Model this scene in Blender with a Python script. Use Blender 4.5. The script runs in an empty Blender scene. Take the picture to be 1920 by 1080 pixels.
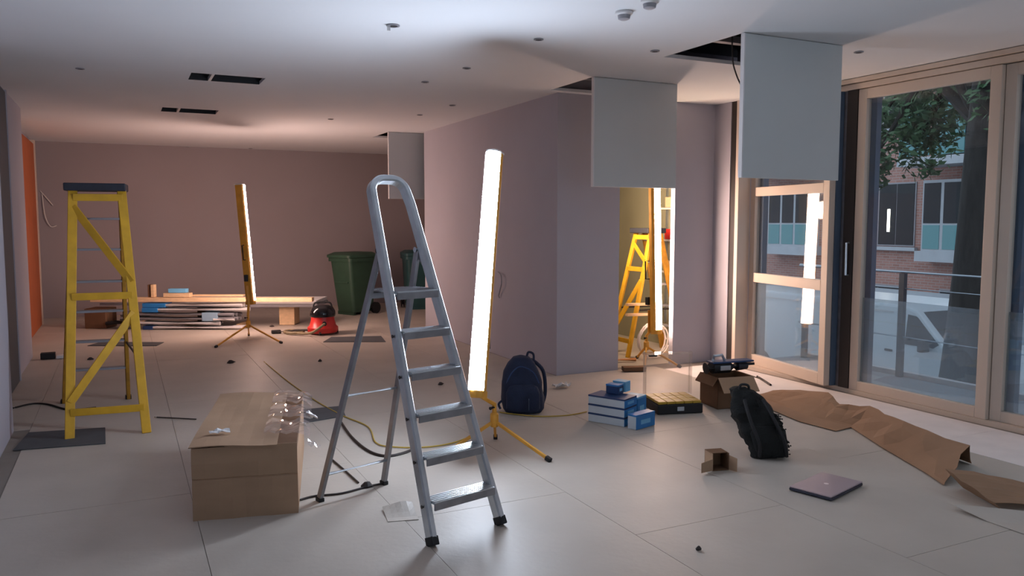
import bpy, bmesh, math, random
from mathutils import Vector, Matrix, noise
random.seed(7)
V = Vector
S = bpy.context.scene
C = S.collection
# ------------------------------------------------------------------ camera
F_PX, HOR, YAW, CAM_H, CEIL = 1500.0, 415.0, math.atan(730/1500.0), 1.6, 2.9
PITCH = math.atan((540-HOR)/F_PX)
cam_d = bpy.data.cameras.new('camera'); cam_d.sensor_width = 36.0; cam_d.lens = 36.0*F_PX/1920.0
cam_d.clip_start = 0.05; cam_d.clip_end = 200
cam = bpy.data.objects.new('camera', cam_d); C.objects.link(cam)
cam.location = (0, 0, CAM_H); cam.rotation_euler = (math.pi/2-PITCH, 0, -YAW)
S.camera = cam
# ------------------------------------------------------------------ sky and exposure
w = bpy.data.worlds.new('overcast_sky'); S.world = w; w.use_nodes = True
bg = w.node_tree.nodes['Background']
bg.inputs[0].default_value = (0.74, 0.86, 1.0, 1); bg.inputs[1].default_value = 0.95
S.view_settings.view_transform = 'Standard'; S.view_settings.look = 'None'
S.view_settings.gamma = 1.0; S.view_settings.exposure = 0.75
S.view_settings.use_curve_mapping = False
LAMP_COOL = ((0.72, 0.83, 1.0), 54.0)
LAMP_WARM = ((1.0, 0.68, 0.58), 54.0)
LAMP_DOOR = ((1.0, 0.70, 0.56), 40.0)

# ------------------------------------------------------------------ materials
def lin(h):
    if isinstance(h, str):
        h = [int(h[i:i+2], 16)/255 for i in (0, 2, 4)]
    return tuple((c/12.92 if c <= .04045 else ((c+.055)/1.055)**2.4) for c in h)
MATS = {}
def mat(name, col, rough=.6, metal=0.0, var=.0, scale=6.0, bump=.0, bscale=None, spec=.5, emit=None, stretch=None):
    if name in MATS: return MATS[name]
    m = bpy.data.materials.new(name); m.use_nodes = True; nt = m.node_tree; N = nt.nodes; L = nt.links
    b = N['Principled BSDF']; c = lin(col)
    b.inputs['Base Color'].default_value = (*c, 1); b.inputs['Roughness'].default_value = rough
    b.inputs['Metallic'].default_value = metal; b.inputs['Specular IOR Level'].default_value = spec
    if emit:
        b.inputs['Emission Color'].default_value = (*emit[0], 1); b.inputs['Emission Strength'].default_value = emit[1]
    if var or bump:
        tc = N.new('ShaderNodeTexCoord'); mp = N.new('ShaderNodeMapping'); L.new(tc.outputs['Object'], mp.inputs[0])
        if stretch: mp.inputs['Scale'].default_value = stretch
    if var:
        n = N.new('ShaderNodeTexNoise'); n.inputs['Scale'].default_value = scale; n.inputs['Detail'].default_value = 5
        L.new(mp.outputs[0], n.inputs['Vector'])
        r = N.new('ShaderNodeValToRGB')
        r.color_ramp.elements[0].position = .3; r.color_ramp.elements[1].position = .7
        r.color_ramp.elements[0].color = (*[max(0, x*(1-var)) for x in c], 1)
        r.color_ramp.elements[1].color = (*[min(1, x*(1+var)) for x in c], 1)
        L.new(n.outputs['Fac'], r.inputs[0]); L.new(r.outputs[0], b.inputs['Base Color'])
    if bump:
        n2 = N.new('ShaderNodeTexNoise'); n2.inputs['Scale'].default_value = bscale or scale*4; n2.inputs['Detail'].default_value = 4
        L.new(mp.outputs[0], n2.inputs['Vector'])
        bp = N.new('ShaderNodeBump'); bp.inputs['Strength'].default_value = bump; bp.inputs['Distance'].default_value = .02
        L.new(n2.outputs['Fac'], bp.inputs['Height']); L.new(bp.outputs[0], b.inputs['Normal'])
    MATS[name] = m; return m
def glass(name, tint, refl=1.0, milk=0.0, milkcol='c8d4dc'):
    if name in MATS: return MATS[name]
    m = bpy.data.materials.new(name); m.use_nodes = True; nt = m.node_tree; N = nt.nodes; L = nt.links
    for n in list(N): N.remove(n)
    out = N.new('ShaderNodeOutputMaterial'); t = N.new('ShaderNodeBsdfTransparent'); t.inputs[0].default_value = (*tint, 1)
    g = N.new('ShaderNodeBsdfGlossy'); g.inputs['Roughness'].default_value = .02; g.inputs[0].default_value = (refl, refl, refl, 1)
    fr = N.new('ShaderNodeFresnel'); ge = N.new('ShaderNodeNewGeometry')
    io = N.new('ShaderNodeMix'); io.inputs[2].default_value = 1.52; io.inputs[3].default_value = 1/1.52   # same reflectance on both faces of the sheet
    L.new(ge.outputs['Backfacing'], io.inputs[0]); L.new(io.outputs[0], fr.inputs[0])
    mx = N.new('ShaderNodeMixShader'); L.new(fr.outputs[0], mx.inputs[0])
    base = t.outputs[0]
    if milk:
        d = N.new('ShaderNodeBsdfTranslucent'); d.inputs[0].default_value = (*lin(milkcol), 1)
        d2 = N.new('ShaderNodeBsdfDiffuse'); d2.inputs[0].default_value = (*lin(milkcol), 1)
        a = N.new('ShaderNodeMixShader'); a.inputs[0].default_value = .5; L.new(d.outputs[0], a.inputs[1]); L.new(d2.outputs[0], a.inputs[2])
        m2 = N.new('ShaderNodeMixShader'); m2.inputs[0].default_value = milk
        L.new(t.outputs[0], m2.inputs[1]); L.new(a.outputs[0], m2.inputs[2]); base = m2.outputs[0]
    L.new(base, mx.inputs[1]); L.new(g.outputs[0], mx.inputs[2]); L.new(mx.outputs[0], out.inputs[0])
    MATS[name] = m; return m

M_ceil = mat('ceiling_white', 'd9d9db', .9, var=.015, scale=1.5, spec=.2)
M_wall = mat('plaster_grey', 'aca9b2', .9, var=.035, scale=1.2, bump=.05, bscale=60, spec=.2)
M_wallB = mat('plaster_back', '978c8d', .9, var=.04, scale=.8, bump=.05, bscale=60, spec=.2)
M_board = mat('floor_board', 'b8aea3', .5, var=.06, scale=2.2, bump=.08, bscale=25, spec=.3)
M_sub = mat('subfloor', '857c74', .9, var=.1, scale=4)
M_sill = mat('threshold_board', 'e2d8d4', .7, var=.05, scale=5, spec=.3)
M_void = mat('void_dark', '2a2a2c', .95)
M_panel = mat('hatch_white', 'c3c6c6', .55, var=.02, scale=2)
M_frame = mat('frame_cream', 'c6b6a8', .5, var=.03, scale=3, stretch=(1, 1, .1))
M_frame_out = mat('frame_bluegrey', '46566a', .45)
M_dark = mat('dark_metal', '2c2624', .5)
M_alu = mat('aluminium', 'bcc1c6', .38, .7, var=.12, scale=9, bump=.05, bscale=40)
M_tread = mat('aluminium_tread', 'c4c8cc', .3, .9, bump=.04, bscale=50)
M_alu_dull = mat('aluminium_dull', '8d8c90', .45, .85, var=.15, scale=12)
M_yel = mat('ladder_yellow', 'cb9a1e', .5, var=.12, scale=9)
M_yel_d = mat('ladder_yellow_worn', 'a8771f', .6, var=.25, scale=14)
M_lampy = mat('lamp_yellow', 'd79a35', .5, var=.12, scale=10)
M_black = mat('black_rubber', '17171a', .7, var=.1, scale=20)
M_blackgloss = mat('black_gloss', '141418', .15)
M_navycap = mat('cap_navy', '20222e', .6, var=.2, scale=30)
M_card = mat('cardboard', 'a2846b', .85, var=.06, scale=4, bump=.05, bscale=90, spec=.15, stretch=(1, 1, 3))
M_card_d = mat('cardboard_dark', '6e523e', .85, var=.1, scale=6, spec=.15)
M_paper = mat('kraft_paper', '97765c', .75, var=.08, scale=5, bump=.1, bscale=14, spec=.25)
M_tape = glass('cellophane', (.93, .93, .95), 1.0, .12, 'e8e4e4')
M_clear = glass('clear_plastic', (.95, .94, .93), .9, .10, 'e0d8d4')
M_glass = glass('window_glass', (.92, .95, .97), 1.0)
M_film = glass('frosted_film', (.90, .94, .96), .6, .30, 'c4ced6')
M_red = mat('vacuum_red', 'c22a26', .35, var=.05, scale=6)
M_hose = mat('hose_tan', '8a7a5c', .6, var=.2, scale=20)
M_bin = mat('bin_green', '2e4a39', .55, var=.1, scale=6)
M_bin2 = mat('bin_teal', '234b4d', .55, var=.1, scale=6)
M_wood = mat('sawn_timber', 'd8b68e', .7, var=.1, scale=5, stretch=(.3, 6, 6))
M_white = mat('white_plastic', 'd6d3d3', .45, var=.03, scale=5)
M_greyp = mat('grey_plastic', '8d8b90', .5, var=.08, scale=8)
M_blue = mat('blue_print', '2877b8', .45, var=.08, scale=8)
M_blue_d = mat('blue_dark', '1c3a66', .5, var=.08, scale=8)
M_blue_l = mat('blue_light', '6fb0d8', .45, var=.05, scale=8)
M_boxw = mat('box_white', 'bfc6cd', .5, var=.03, scale=6)
M_pack = mat('backpack_navy', '1d2740', .85, var=.15, scale=14, bump=.3, bscale=120)
M_packg = mat('backpack_patch', '4a5568', .8, var=.1, scale=20)
M_bag = mat('bag_black', '0d0f0e', .9, var=.3, scale=12, bump=.5, bscale=60)
M_laptop = mat('laptop_lid', 'a39297', .4, .15, var=.03, scale=3)
M_lapb = mat('laptop_base', '2a2a38', .45)
M_emb = mat('laptop_emblem', 'e6dcdc', .4, 0)
M_mat = mat('grey_mat', '4c4d50', .85, var=.12, scale=8)
M_orange = mat('orange_panel', 'a8582e', .7, var=.08, scale=3)
M_org_y = mat('organiser_yellow', 'b7922a', .5, var=.1, scale=20)
M_cabw = mat('cable_white', 'd8cfc8', .5)
M_caby = mat('cable_yellow', 'b99b3c', .55)
M_cabk = mat('cable_dark', '2a211f', .6)
M_brick = None
def brick_mat():
    m = bpy.data.materials.new('brick_facade'); m.use_nodes = True; nt = m.node_tree; N = nt.nodes; L = nt.links
    b = N['Principled BSDF']; b.inputs['Roughness'].default_value = .9
    tc = N.new('ShaderNodeTexCoord'); mp = N.new('ShaderNodeMapping'); L.new(tc.outputs['Object'], mp.inputs[0])
    mp.inputs['Rotation'].default_value = (math.pi/2, 0, math.pi/2)
    sx = N.new('ShaderNodeSeparateXYZ'); L.new(tc.outputs['Object'], sx.inputs[0])
    cx = N.new('ShaderNodeCombineXYZ'); L.new(sx.outputs[1], cx.inputs[0]); L.new(sx.outputs[2], cx.inputs[1])
    br = N.new('ShaderNodeTexBrick'); L.new(cx.outputs[0], br.inputs['Vector'])
    br.inputs['Scale'].default_value = 1.0; br.inputs['Brick Width'].default_value = .23; br.inputs['Row Height'].default_value = .075
    br.inputs['Mortar Size'].default_value = .008
    br.inputs['Color1'].default_value = (*lin('a87c70'), 1); br.inputs['Color2'].default_value = (*lin('966b60'), 1)
    br.inputs['Mortar'].default_value = (*lin('a39490'), 1)
    L.new(br.outputs[0], b.inputs['Base Color']); return m
M_brick = brick_mat()
M_asph = mat('asphalt', '5d6064', .9, var=.1, scale=2)
M_pave = mat('paving', '8f9296', .85, var=.08, scale=3)
M_van = mat('van_white', 'e0e6ea', .3, var=.02, scale=2)
M_winb = mat('dark_pane', '12181d', .35, spec=.25)
M_teal = mat('teal_glass', '4f8488', .25)
M_bark = mat('bark', '2e2b29', .95, var=.3, scale=10, bump=.6, bscale=16, stretch=(1, 1, .3))
M_leaf = mat('leaf_green', '3f5f3c', .7, var=.35, scale=2.5)
M_steel = mat('rail_steel', 'b9c2cb', .3, .8)
M_post = mat('rail_post', '39424c', .5, .4)
M_stone = mat('pale_stone', 'a9adb2', .8, var=.05, scale=4)

# ------------------------------------------------------------------ mesh helpers
def frame_of(d, up=V((0, 0, 1))):
    d = V(d).normalized()
    if abs(d.dot(up)) > .97: up = V((0, 1, 0))
    s = d.cross(up).normalized(); return d, s, s.cross(d).normalized()
class MB:
    def __init__(s, T=None): s.v = []; s.f = []; s.T = T
    def add(s, vs, fs):
        o = len(s.v)
        s.v += [(s.T @ V(p)) if s.T else V(p) for p in vs]
        s.f += [tuple(i+o for i in f) for f in fs]; return s
    def box(s, c, d, R=None):
        x, y, z = d[0]/2, d[1]/2, d[2]/2; c = V(c)
        vs = [V(p) for p in ((-x,-y,-z),(x,-y,-z),(x,y,-z),(-x,y,-z),(-x,-y,z),(x,-y,z),(x,y,z),(-x,y,z))]
        vs = [c+((R @ p) if R else p) for p in vs]
        return s.add(vs, [(0,3,2,1),(4,5,6,7),(0,1,5,4),(1,2,6,5),(2,3,7,6),(3,0,4,7)])
    def bb(s, x0, x1, y0, y1, z0, z1):
        return s.box(((x0+x1)/2, (y0+y1)/2, (z0+z1)/2), (abs(x1-x0), abs(y1-y0), abs(z1-z0)))
    def beam(s, p, q, wd, ht, up=V((0, 0, 1))):
        p, q = V(p), V(q); d, a, b = frame_of(q-p, V(up)); a = a*wd/2; b = b*ht/2
        vs = [p-a-b, p+a-b, p+a+b, p-a+b, q-a-b, q+a-b, q+a+b, q-a+b]
        return s.add(vs, [(0,3,2,1),(4,5,6,7),(0,1,5,4),(1,2,6,5),(2,3,7,6),(3,0,4,7)])
    def tube(s, path, r, n=8, r2=None):
        P = [V(p) for p in path]; rings = []; prev = None
        for i, p in enumerate(P):
            t = (P[min(i+1, len(P)-1)]-P[max(i-1, 0)])
            if t.length < 1e-9: t = V((0, 0, 1))
            t.normalize()
            if prev is None: _, a, b = frame_of(t)
            else:
                a = prev-t*prev.dot(t)
                if a.length < 1e-6: _, a, b = frame_of(t)
                a.normalize(); b = t.cross(a)
            prev = a
            rr = r if r2 is None else r+(r2-r)*i/(len(P)-1)
            rings.append([p+a*rr*math.cos(2*math.pi*k/n)+b*rr*math.sin(2*math.pi*k/n) for k in range(n)])
        return s.loft(rings)
    def loft(s, rings, cap=True):
        n = len(rings[0]); vs = [p for R in rings for p in R]; fs = []
        for i in range(len(rings)-1):
            for k in range(n):
                k2 = (k+1) % n; fs.append((i*n+k, i*n+k2, (i+1)*n+k2, (i+1)*n+k))
        if cap:
            fs.append(tuple(range(n-1, -1, -1))); fs.append(tuple((len(rings)-1)*n+k for k in range(n)))
        return s.add(vs, fs)
    def lathe(s, prof, c=(0, 0, 0), n=24):
        c = V(c)
        return s.loft([[c+V((r*math.cos(2*math.pi*k/n), r*math.sin(2*math.pi*k/n), z)) for k in range(n)] for r, z in prof])
    def cyl(s, p, q, r, r2=None, n=12): return s.tube([p, q], r, n, r2)
    def prism(s, poly, d):
        d = V(d); P = [V(p) for p in poly]; return s.loft([P, [p+d for p in P]])
    def sheet(s, grid, th=.0):
        """grid[i][j] of points -> a sheet, with thickness th downward"""
        m, n = len(grid), len(grid[0]); vs = [V(p) for r in grid for p in r]
        fs = [(i*n+j, i*n+j+1, (i+1)*n+j+1, (i+1)*n+j) for i in range(m-1) for j in range(n-1)]
        if th:
            o = len(vs); vs += [p-V((0, 0, th)) for p in vs]
            fs += [tuple(o+k for k in reversed(f)) for f in list(fs)]
            edge = [j for j in range(n)]+[i*n+n-1 for i in range(1, m)]+[(m-1)*n+j for j in range(n-2, -1, -1)]+[i*n for i in range(m-2, 0, -1)]
            for a, b in zip(edge, edge[1:]+edge[:1]): fs.append((b, a, o+a, o+b))
        return s.add(vs, fs)
    def build(s, name, m, parent=None, smooth=False, bevel=0.0, seg=2, kind=None):
        off = ORIG.get(parent.name, V((0, 0, 0))) if parent else V((0, 0, 0))
        me = bpy.data.meshes.new(name); me.from_pydata([p-off for p in s.v], [], s.f); me.update()
        bm = bmesh.new(); bm.from_mesh(me); bmesh.ops.recalc_face_normals(bm, faces=bm.faces)
        if bevel: bmesh.ops.bevel(bm, geom=list(bm.edges), offset=bevel, segments=seg, profile=.5, affect='EDGES', clamp_overlap=True)
        bm.to_mesh(me); bm.free()
        if smooth:
            me.polygons.foreach_set('use_smooth', [True]*len(me.polygons))
            try: me.set_sharp_from_angle(angle=math.radians(40))
            except Exception: pass
        me.materials.append(m)
        o = bpy.data.objects.new(name, me); C.objects.link(o)
        if parent: o.parent = parent; ORIG[o.name] = off.copy()
        else: ORIG[o.name] = V((0, 0, 0))
        if kind: o['kind'] = kind
        return o
ORIG = {}
def thing(name, label, cat, loc, group=None, kind=None):
    o = bpy.data.objects.new(name, None); C.objects.link(o); o.empty_display_size = .1
    o.location = loc; ORIG[o.name] = V(loc)
    if label: o['label'] = label; o['category'] = cat
    if group: o['group'] = group
    if kind: o['kind'] = kind
    return o
def tag(o, label, cat, group=None):
    o['label'] = label; o['category'] = cat
    if group: o['group'] = group
    # put the origin at the mesh's base
    me = o.data; xs = [v.co for v in me.vertices]
    c = V((sum(p.x for p in xs)/len(xs), sum(p.y for p in xs)/len(xs), min(p.z for p in xs)))
    me.transform(Matrix.Translation(-c)); o.location = c; ORIG[o.name] = c
    return o
def struct(name, mb, m, label=None, cat=None, **k):
    o = mb.build(name, m, **k); o['kind'] = 'structure'
    if label: o['label'] = label; o['category'] = cat
    return o
def sroot(name, loc, label, cat):
    return thing(name, label, cat, loc, kind='structure')
def smooth_path(pts, n=6):
    P = [V(p) for p in pts]; out = []
    for i in range(len(P)-1):
        p0, p1, p2, p3 = P[max(i-1, 0)], P[i], P[i+1], P[min(i+2, len(P)-1)]
        for k in range(n):
            t = k/n
            out.append(.5*((2*p1)+(-p0+p2)*t+(2*p0-5*p1+4*p2-p3)*t*t+(-p0+3*p1-3*p2+p3)*t**3))
    out.append(P[-1]); return out
def rotz(a, loc=(0, 0, 0)): return Matrix.Translation(V(loc)) @ Matrix.Rotation(a, 4, 'Z')

# ------------------------------------------------------------------ the room
XL, XF, YB, YN, YW = -1.25, 6.12, 15.2, -2.6, 7.2     # left wall, glass front, back wall, near wall, cross wall
fl = struct('floor', MB().bb(-1.4, 6.3, YN-.1, YB+.1, -.2, -.004), M_sub, 'site floor covered with beige protective boards in long rows', 'floor')
def board(x0, x1, y0, y1, m=M_board, nm='protective_board'):
    g = .0015
    MB().bb(x0+g, x1-g, y0+g, y1-g, -.0035, random.uniform(0, .0012)).build(nm, m, fl)
cols = [(-1.25, -.69), (-.69, .31), (.31, 1.31), (1.31, 2.31), (2.31, 3.31), (3.31, 4.31), (4.31, 5.25)]
offs = [1.1, 4.97-2.4*3, .35, 1.62, .9, .1, 1.4]
for (x0, x1), o in zip(cols, offs):
    y = o
    while y > YN: y -= 2.4
    while y < YB:
        a, b = max(y, YN), min(y+2.4, YB); y += 2.4
        if b-a < .02: continue
        if x0 < -.7:
            for lo, hi, xa in ((YN, 7.08, None), (7.08, 10.9, -1.0), (10.9, YB, -1.25)):
                if xa is None: continue
                aa, bb_ = max(a, lo), min(b, hi)
                if bb_-aa > .02: board(xa, x1, aa, bb_)
        elif x0 < -.6:
            aa, bb_ = a, b; board(x0, x1, aa, bb_)
        elif x1 > 4.0:
            if a < YW-.05: board(x0, x1, a, min(b, YW-.02))
            if x0 < 4.0 and b > YW+.05: board(x0, 4.0, max(a, YW-.02), b)
            if b > 11.3: board(max(x0, 4.0), 6.1 if x0 > 4.2 else x1, max(a, 11.3), b)
        else: board(x0, x1, a, b)
y = YN
while y < 6.9:
    board(5.25, 6.02, y, min(y+1.6, 7.18), M_sill, 'threshold_board'); y += 1.6
for a in ((4.8, 6.3, 7.28, 9.8),): board(*a)

# ceiling with openings
holes = [(3.92, 4.83, 4.40, 5.30), (3.88, 4.78, 6.30, 7.10), (3.55, 4.45, 11.42, 12.25), (.60, 1.23, 7.66, 8.04), (.47, 1.08, 10.10, 10.48)]
xs = sorted({-1.4, 6.3}|{h[0] for h in holes}|{h[1] for h in holes}); ys = sorted({YN-.1, YB+.1}|{h[2] for h in holes}|{h[3] for h in holes})
cb = MB()
for i in range(len(xs)-1):
    for j in range(len(ys)-1):
        cx_, cy_ = (xs[i]+xs[i+1])/2, (ys[j]+ys[j+1])/2
        if any(h[0] < cx_ < h[1] and h[2] < cy_ < h[3] for h in holes): continue
        cb.add([(xs[i], ys[j], CEIL), (xs[i+1], ys[j], CEIL), (xs[i+1], ys[j+1], CEIL), (xs[i], ys[j+1], CEIL)], [(0, 1, 2, 3)])
for h in holes:
    a, b, c_, d = h
    q = [(a, c_), (b, c_), (b, d), (a, d)]
    for k in range(4):
        p, r_ = q[k], q[(k+1) % 4]
        cb.add([(*p, CEIL), (*r_, CEIL), (*r_, CEIL+.03), (*p, CEIL+.03)], [(0, 1, 2, 3)])
# weld so the sheet is one piece
ceil = struct('ceiling', cb, M_ceil, 'smooth white plastered ceiling with open service hatches', 'ceiling')
bm = bmesh.new(); bm.from_mesh(ceil.data); bmesh.ops.remove_doubles(bm, verts=bm.verts, dist=.0005); bm.to_mesh(ceil.data); bm.free()
struct('ceiling_slab', MB().bb(-1.4, 6.5, YN-.1, YB+.1, 3.45, 3.6), M_void, 'dark concrete slab above the ceiling openings', 'ceiling')
for i, (y0, y1) in enumerate(((4.62, 4.68), (4.95, 5.01), (6.5, 6.56), (6.8, 6.86), (11.7, 11.76))):
    o = MB().bb(3.3, 5.3, y0, y1, 2.98, 3.03).build('trim_%d' % (i+1), M_alu_dull); o['kind'] = 'structure'
    o['label'] = 'metal furring channel crossing the void inside a ceiling hatch'; o['category'] = 'trim'; o['group'] = 'ceiling furring channels'

HT = 3.45
struct('wall_left', MB().bb(-1.4, -.80, YN, 7.08, -.01, HT), M_wall, 'grey plaster wall end nearest on the left edge', 'wall')
struct('wall_left_middle', MB().bb(-1.4, -1.0, 7.08, 10.9, -.01, HT), M_wall, 'grey plaster wall set back behind the yellow ladder', 'wall')
struct('wall_left_far', MB().bb(-1.4, XL, 10.9, YB, -.01, HT), M_wall, 'far left plaster wall beside the orange panel', 'wall')
struct('wall_back', MB().bb(-1.4, 6.3, YB, YB+.15, -.01, HT), M_wallB, 'long brownish plaster wall at the far end', 'wall')
struct('wall_central', MB().bb(4.02, 4.78, YW, 11.2, -.01, HT), M_wall, 'grey plaster block wall behind the bright tripod lamp', 'wall')
struct('wall_right', MB().bb(5.505, 6.40, YW, YW+.07, -.01, HT), M_wall, 'narrow grey wall between the doorway and the glazing', 'wall')
struct('wall_corridor', MB().bb(6.30, 6.40, YW+.07, 11.2, -.01, HT), mat('wall_olive', '8f8a72', .9, var=.06, scale=2), 'side wall of the small room behind the doorway', 'wall')
struct('wall_corridor_back', MB().bb(4.78, 6.30, 9.8, 11.2, -.01, HT), mat('wall_olive', '8f8a72', .9, var=.06, scale=2), 'olive wall at the back of the small room', 'wall')
struct('wall_right_far', MB().bb(6.15, 6.30, 11.2, YB, -.01, HT), M_wall, 'plaster wall behind the central block', 'wall')
struct('wall_near', MB().bb(-1.4, 6.3, YN-.15, YN, CEIL-.1, HT), M_wall, 'plaster lintel on the near side of the room', 'wall')
struct('wall_near_side', MB().bb(-1.4, -.4, YN-.15, YN, -.01, CEIL-.1), M_wall, 'plaster wall on the near left side of the room', 'wall')
# pier beside the glazing, with shadow groove and metal strip
struct('wall_pier', MB().bb(6.04, 6.40, 6.93, YW, -.01, CEIL), M_wall, 'slim grey pier in the corner beside the glazing', 'wall')
struct('trim_7', MB().bb(6.05, 6.20, 6.83, 6.93, 0, CEIL), M_dark, 'dark vertical profile beside the corner pier', 'trim')
struct('trim_8', MB().bb(6.03, 6.20, 6.78, 6.83, 0, CEIL), M_frame, 'bright vertical metal profile beside the glazed leaf', 'trim')
struct('wall_spandrel', MB().bb(6.08, 6.4, YN, 6.9, CEIL-.0, HT), M_wall, 'wall above the glazing in the ceiling void', 'wall')
struct('trim_9', MB().bb(6.035, 6.3, YN, 6.78, 2.855, CEIL-.006), M_frame, 'cream head rail along the top of the glazing', 'trim')
struct('trim_10', MB().bb(6.06, 6.3, YN, 6.78, 2.80, 2.848), M_frame, 'second cream head rail below the ceiling', 'trim')
struct('trim_11', MB().bb(6.07, 6.3, YN, 6.78, -.005, .035), M_frame, 'low cream threshold rail under the glazing', 'trim')

# glazing
def window(n, y0, y1, z0, z1, label, fw=.09, rails=(), film=.9, xo=0.0, fb=.085, mid_fw=None):
    r = sroot('window_%d' % n, (XF+xo, (y0+y1)/2, z0), label, 'window'); x0, x1 = XF+xo-.035, XF+xo+.03
    MB().bb(x0, x1, y0, y0+fw, z0, z1).build('frame_stile', M_frame, r, bevel=.004)
    MB().bb(x0, x1, y1-fw, y1, z0, z1).build('frame_stile', M_frame, r, bevel=.004)
    MB().bb(x0, x1, y0+fw, y1-fw, z0, z0+fb).build('frame_rail', M_frame, r, bevel=.004)
    MB().bb(x0, x1, y0+fw, y1-fw, z1-fw, z1).build('frame_rail', M_frame, r, bevel=.004)
    zs = [z0+fb]
    for a, b in rails:
        MB().bb(x0, x1, y0+fw, y1-fw, a, b).build('frame_rail', M_frame, r, bevel=.004); zs += [a, b]
    zs.append(z1-fw)
    for k in range(0, len(zs), 2):
        MB().bb(XF+xo-.004, XF+xo+.004, y0+fw-.005, y1-fw+.005, zs[k]-.005, zs[k+1]+.005).build('pane', M_glass, r)
    if film: MB().bb(XF+xo+.006, XF+xo+.008, y0+fw, y1-fw, z0+fb, film).build('frosted_film', M_film, r)
    MB().bb(x1, x1+.06, y0-.01, y0+fw+.02, z0, z1).build('outer_frame', M_frame_out, r)
    MB().bb(x1, x1+.06, y1-fw-.06, y1+.01, z0, z1).build('outer_frame', M_frame_out, r)
    return r
w1 = window(1, 5.46, 6.78, .035, 2.80, 'glazed door leaf with cream rails beside the corner pier', rails=((.94, 1.04), (1.87, 1.965)), film=.94, fb=.11)
struct('trim_12', MB().bb(6.10, 6.24, 5.40, 5.455, .0, 2.80), M_alu_dull, 'grey metal post between the glazed leaf and sliding door', 'trim')
struct('trim_13', MB().bb(6.08, 6.26, 5.285, 5.40, .0, 2.80), M_dark, 'dark rubber-lined jamb of the sliding door', 'trim')
w2 = window(2, 3.955, 5.28, .035, 2.795, 'large sliding glass door with a slim handle', film=.90)
hd = MB().tube([(6.09, 5.33, 1.10), (6.05, 5.33, 1.10), (6.05, 5.33, 1.40), (6.09, 5.33, 1.40)], .011).build('handle', M_steel, w2, smooth=True)
w3 = window(3, 2.62, 3.95, .035, 2.795, 'glass door panel at the right edge of the photograph', film=.90, xo=.04)
k = 4; y = 2.615
while y-1.3 > YN:
    window(k, y-1.3, y-.005, .035, 2.795, 'glass facade panel out of view beside the camera', film=.9)['group'] = 'facade panels beside the camera'; y -= 1.3; k += 1
struct('wall_near_pier', MB().bb(6.08, 6.3, YN, y, 0, CEIL), M_wall, 'short pier at the near end of the glazing', 'wall')

for i in range(5):  # unseen glazing, added so cool daylight enters from behind
    x0 = -.4+i*1.3; r = sroot('window_%d' % (k+i), (x0+.65, YN-.07, 0), 'tall glazed panel added behind the camera to let in daylight', 'window'); r['group'] = 'added glazed panels behind the camera'
    MB().bb(x0, x0+.08, YN-.1, YN-.04, 0, 2.8).build('frame_stile', M_frame, r); MB().bb(x0+1.22, x0+1.3, YN-.1, YN-.04, 0, 2.8).build('frame_stile', M_frame, r)
    MB().bb(x0+.08, x0+1.22, YN-.1, YN-.04, 0, .1).build('frame_rail', M_frame, r); MB().bb(x0+.08, x0+1.22, YN-.1, YN-.04, 2.7, 2.8).build('frame_rail', M_frame, r)
    MB().bb(x0+.07, x0+1.23, YN-.074, YN-.066, .095, 2.705).build('pane', M_glass, r)
w1.rotation_euler.z = math.radians(-10)
# orange panel on the far left wall, wires
op = sroot('door_1', (-1.2, 13, 0), 'tall orange panel door on the far left wall', 'door')
MB().bb(-1.25, -1.165, 12.0, 14.3, .0, 2.78).build('leaf_panel', M_orange, op)
MB().bb(-1.25, -1.15, 14.3, 14.42, 0, 2.84).build('edge_frame', M_frame, op)
MB().bb(-1.25, -1.15, 11.88, 12.0, 0, 2.84).build('edge_frame', M_frame, op)

dd = sroot('shade_panel', (-1.0, 8.4, 0), 'dark blue-grey panel standing in for shade on the left wall behind the yellow ladder', 'door')  # added dark panel, paints the shaded band of the left wall
MB().bb(-1.0, -.975, 7.3, 9.3, .0, 2.86).build('leaf_panel', mat('shade_slate', '474c52', .6, var=.05, scale=3), dd)  # slate colour stands in for shade, no real door here
MB().bb(-1.0, -.965, 9.3, 9.36, 0, 2.88).build('edge_frame', M_wall, dd)  # pale edge strip closing the painted shade band
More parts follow.
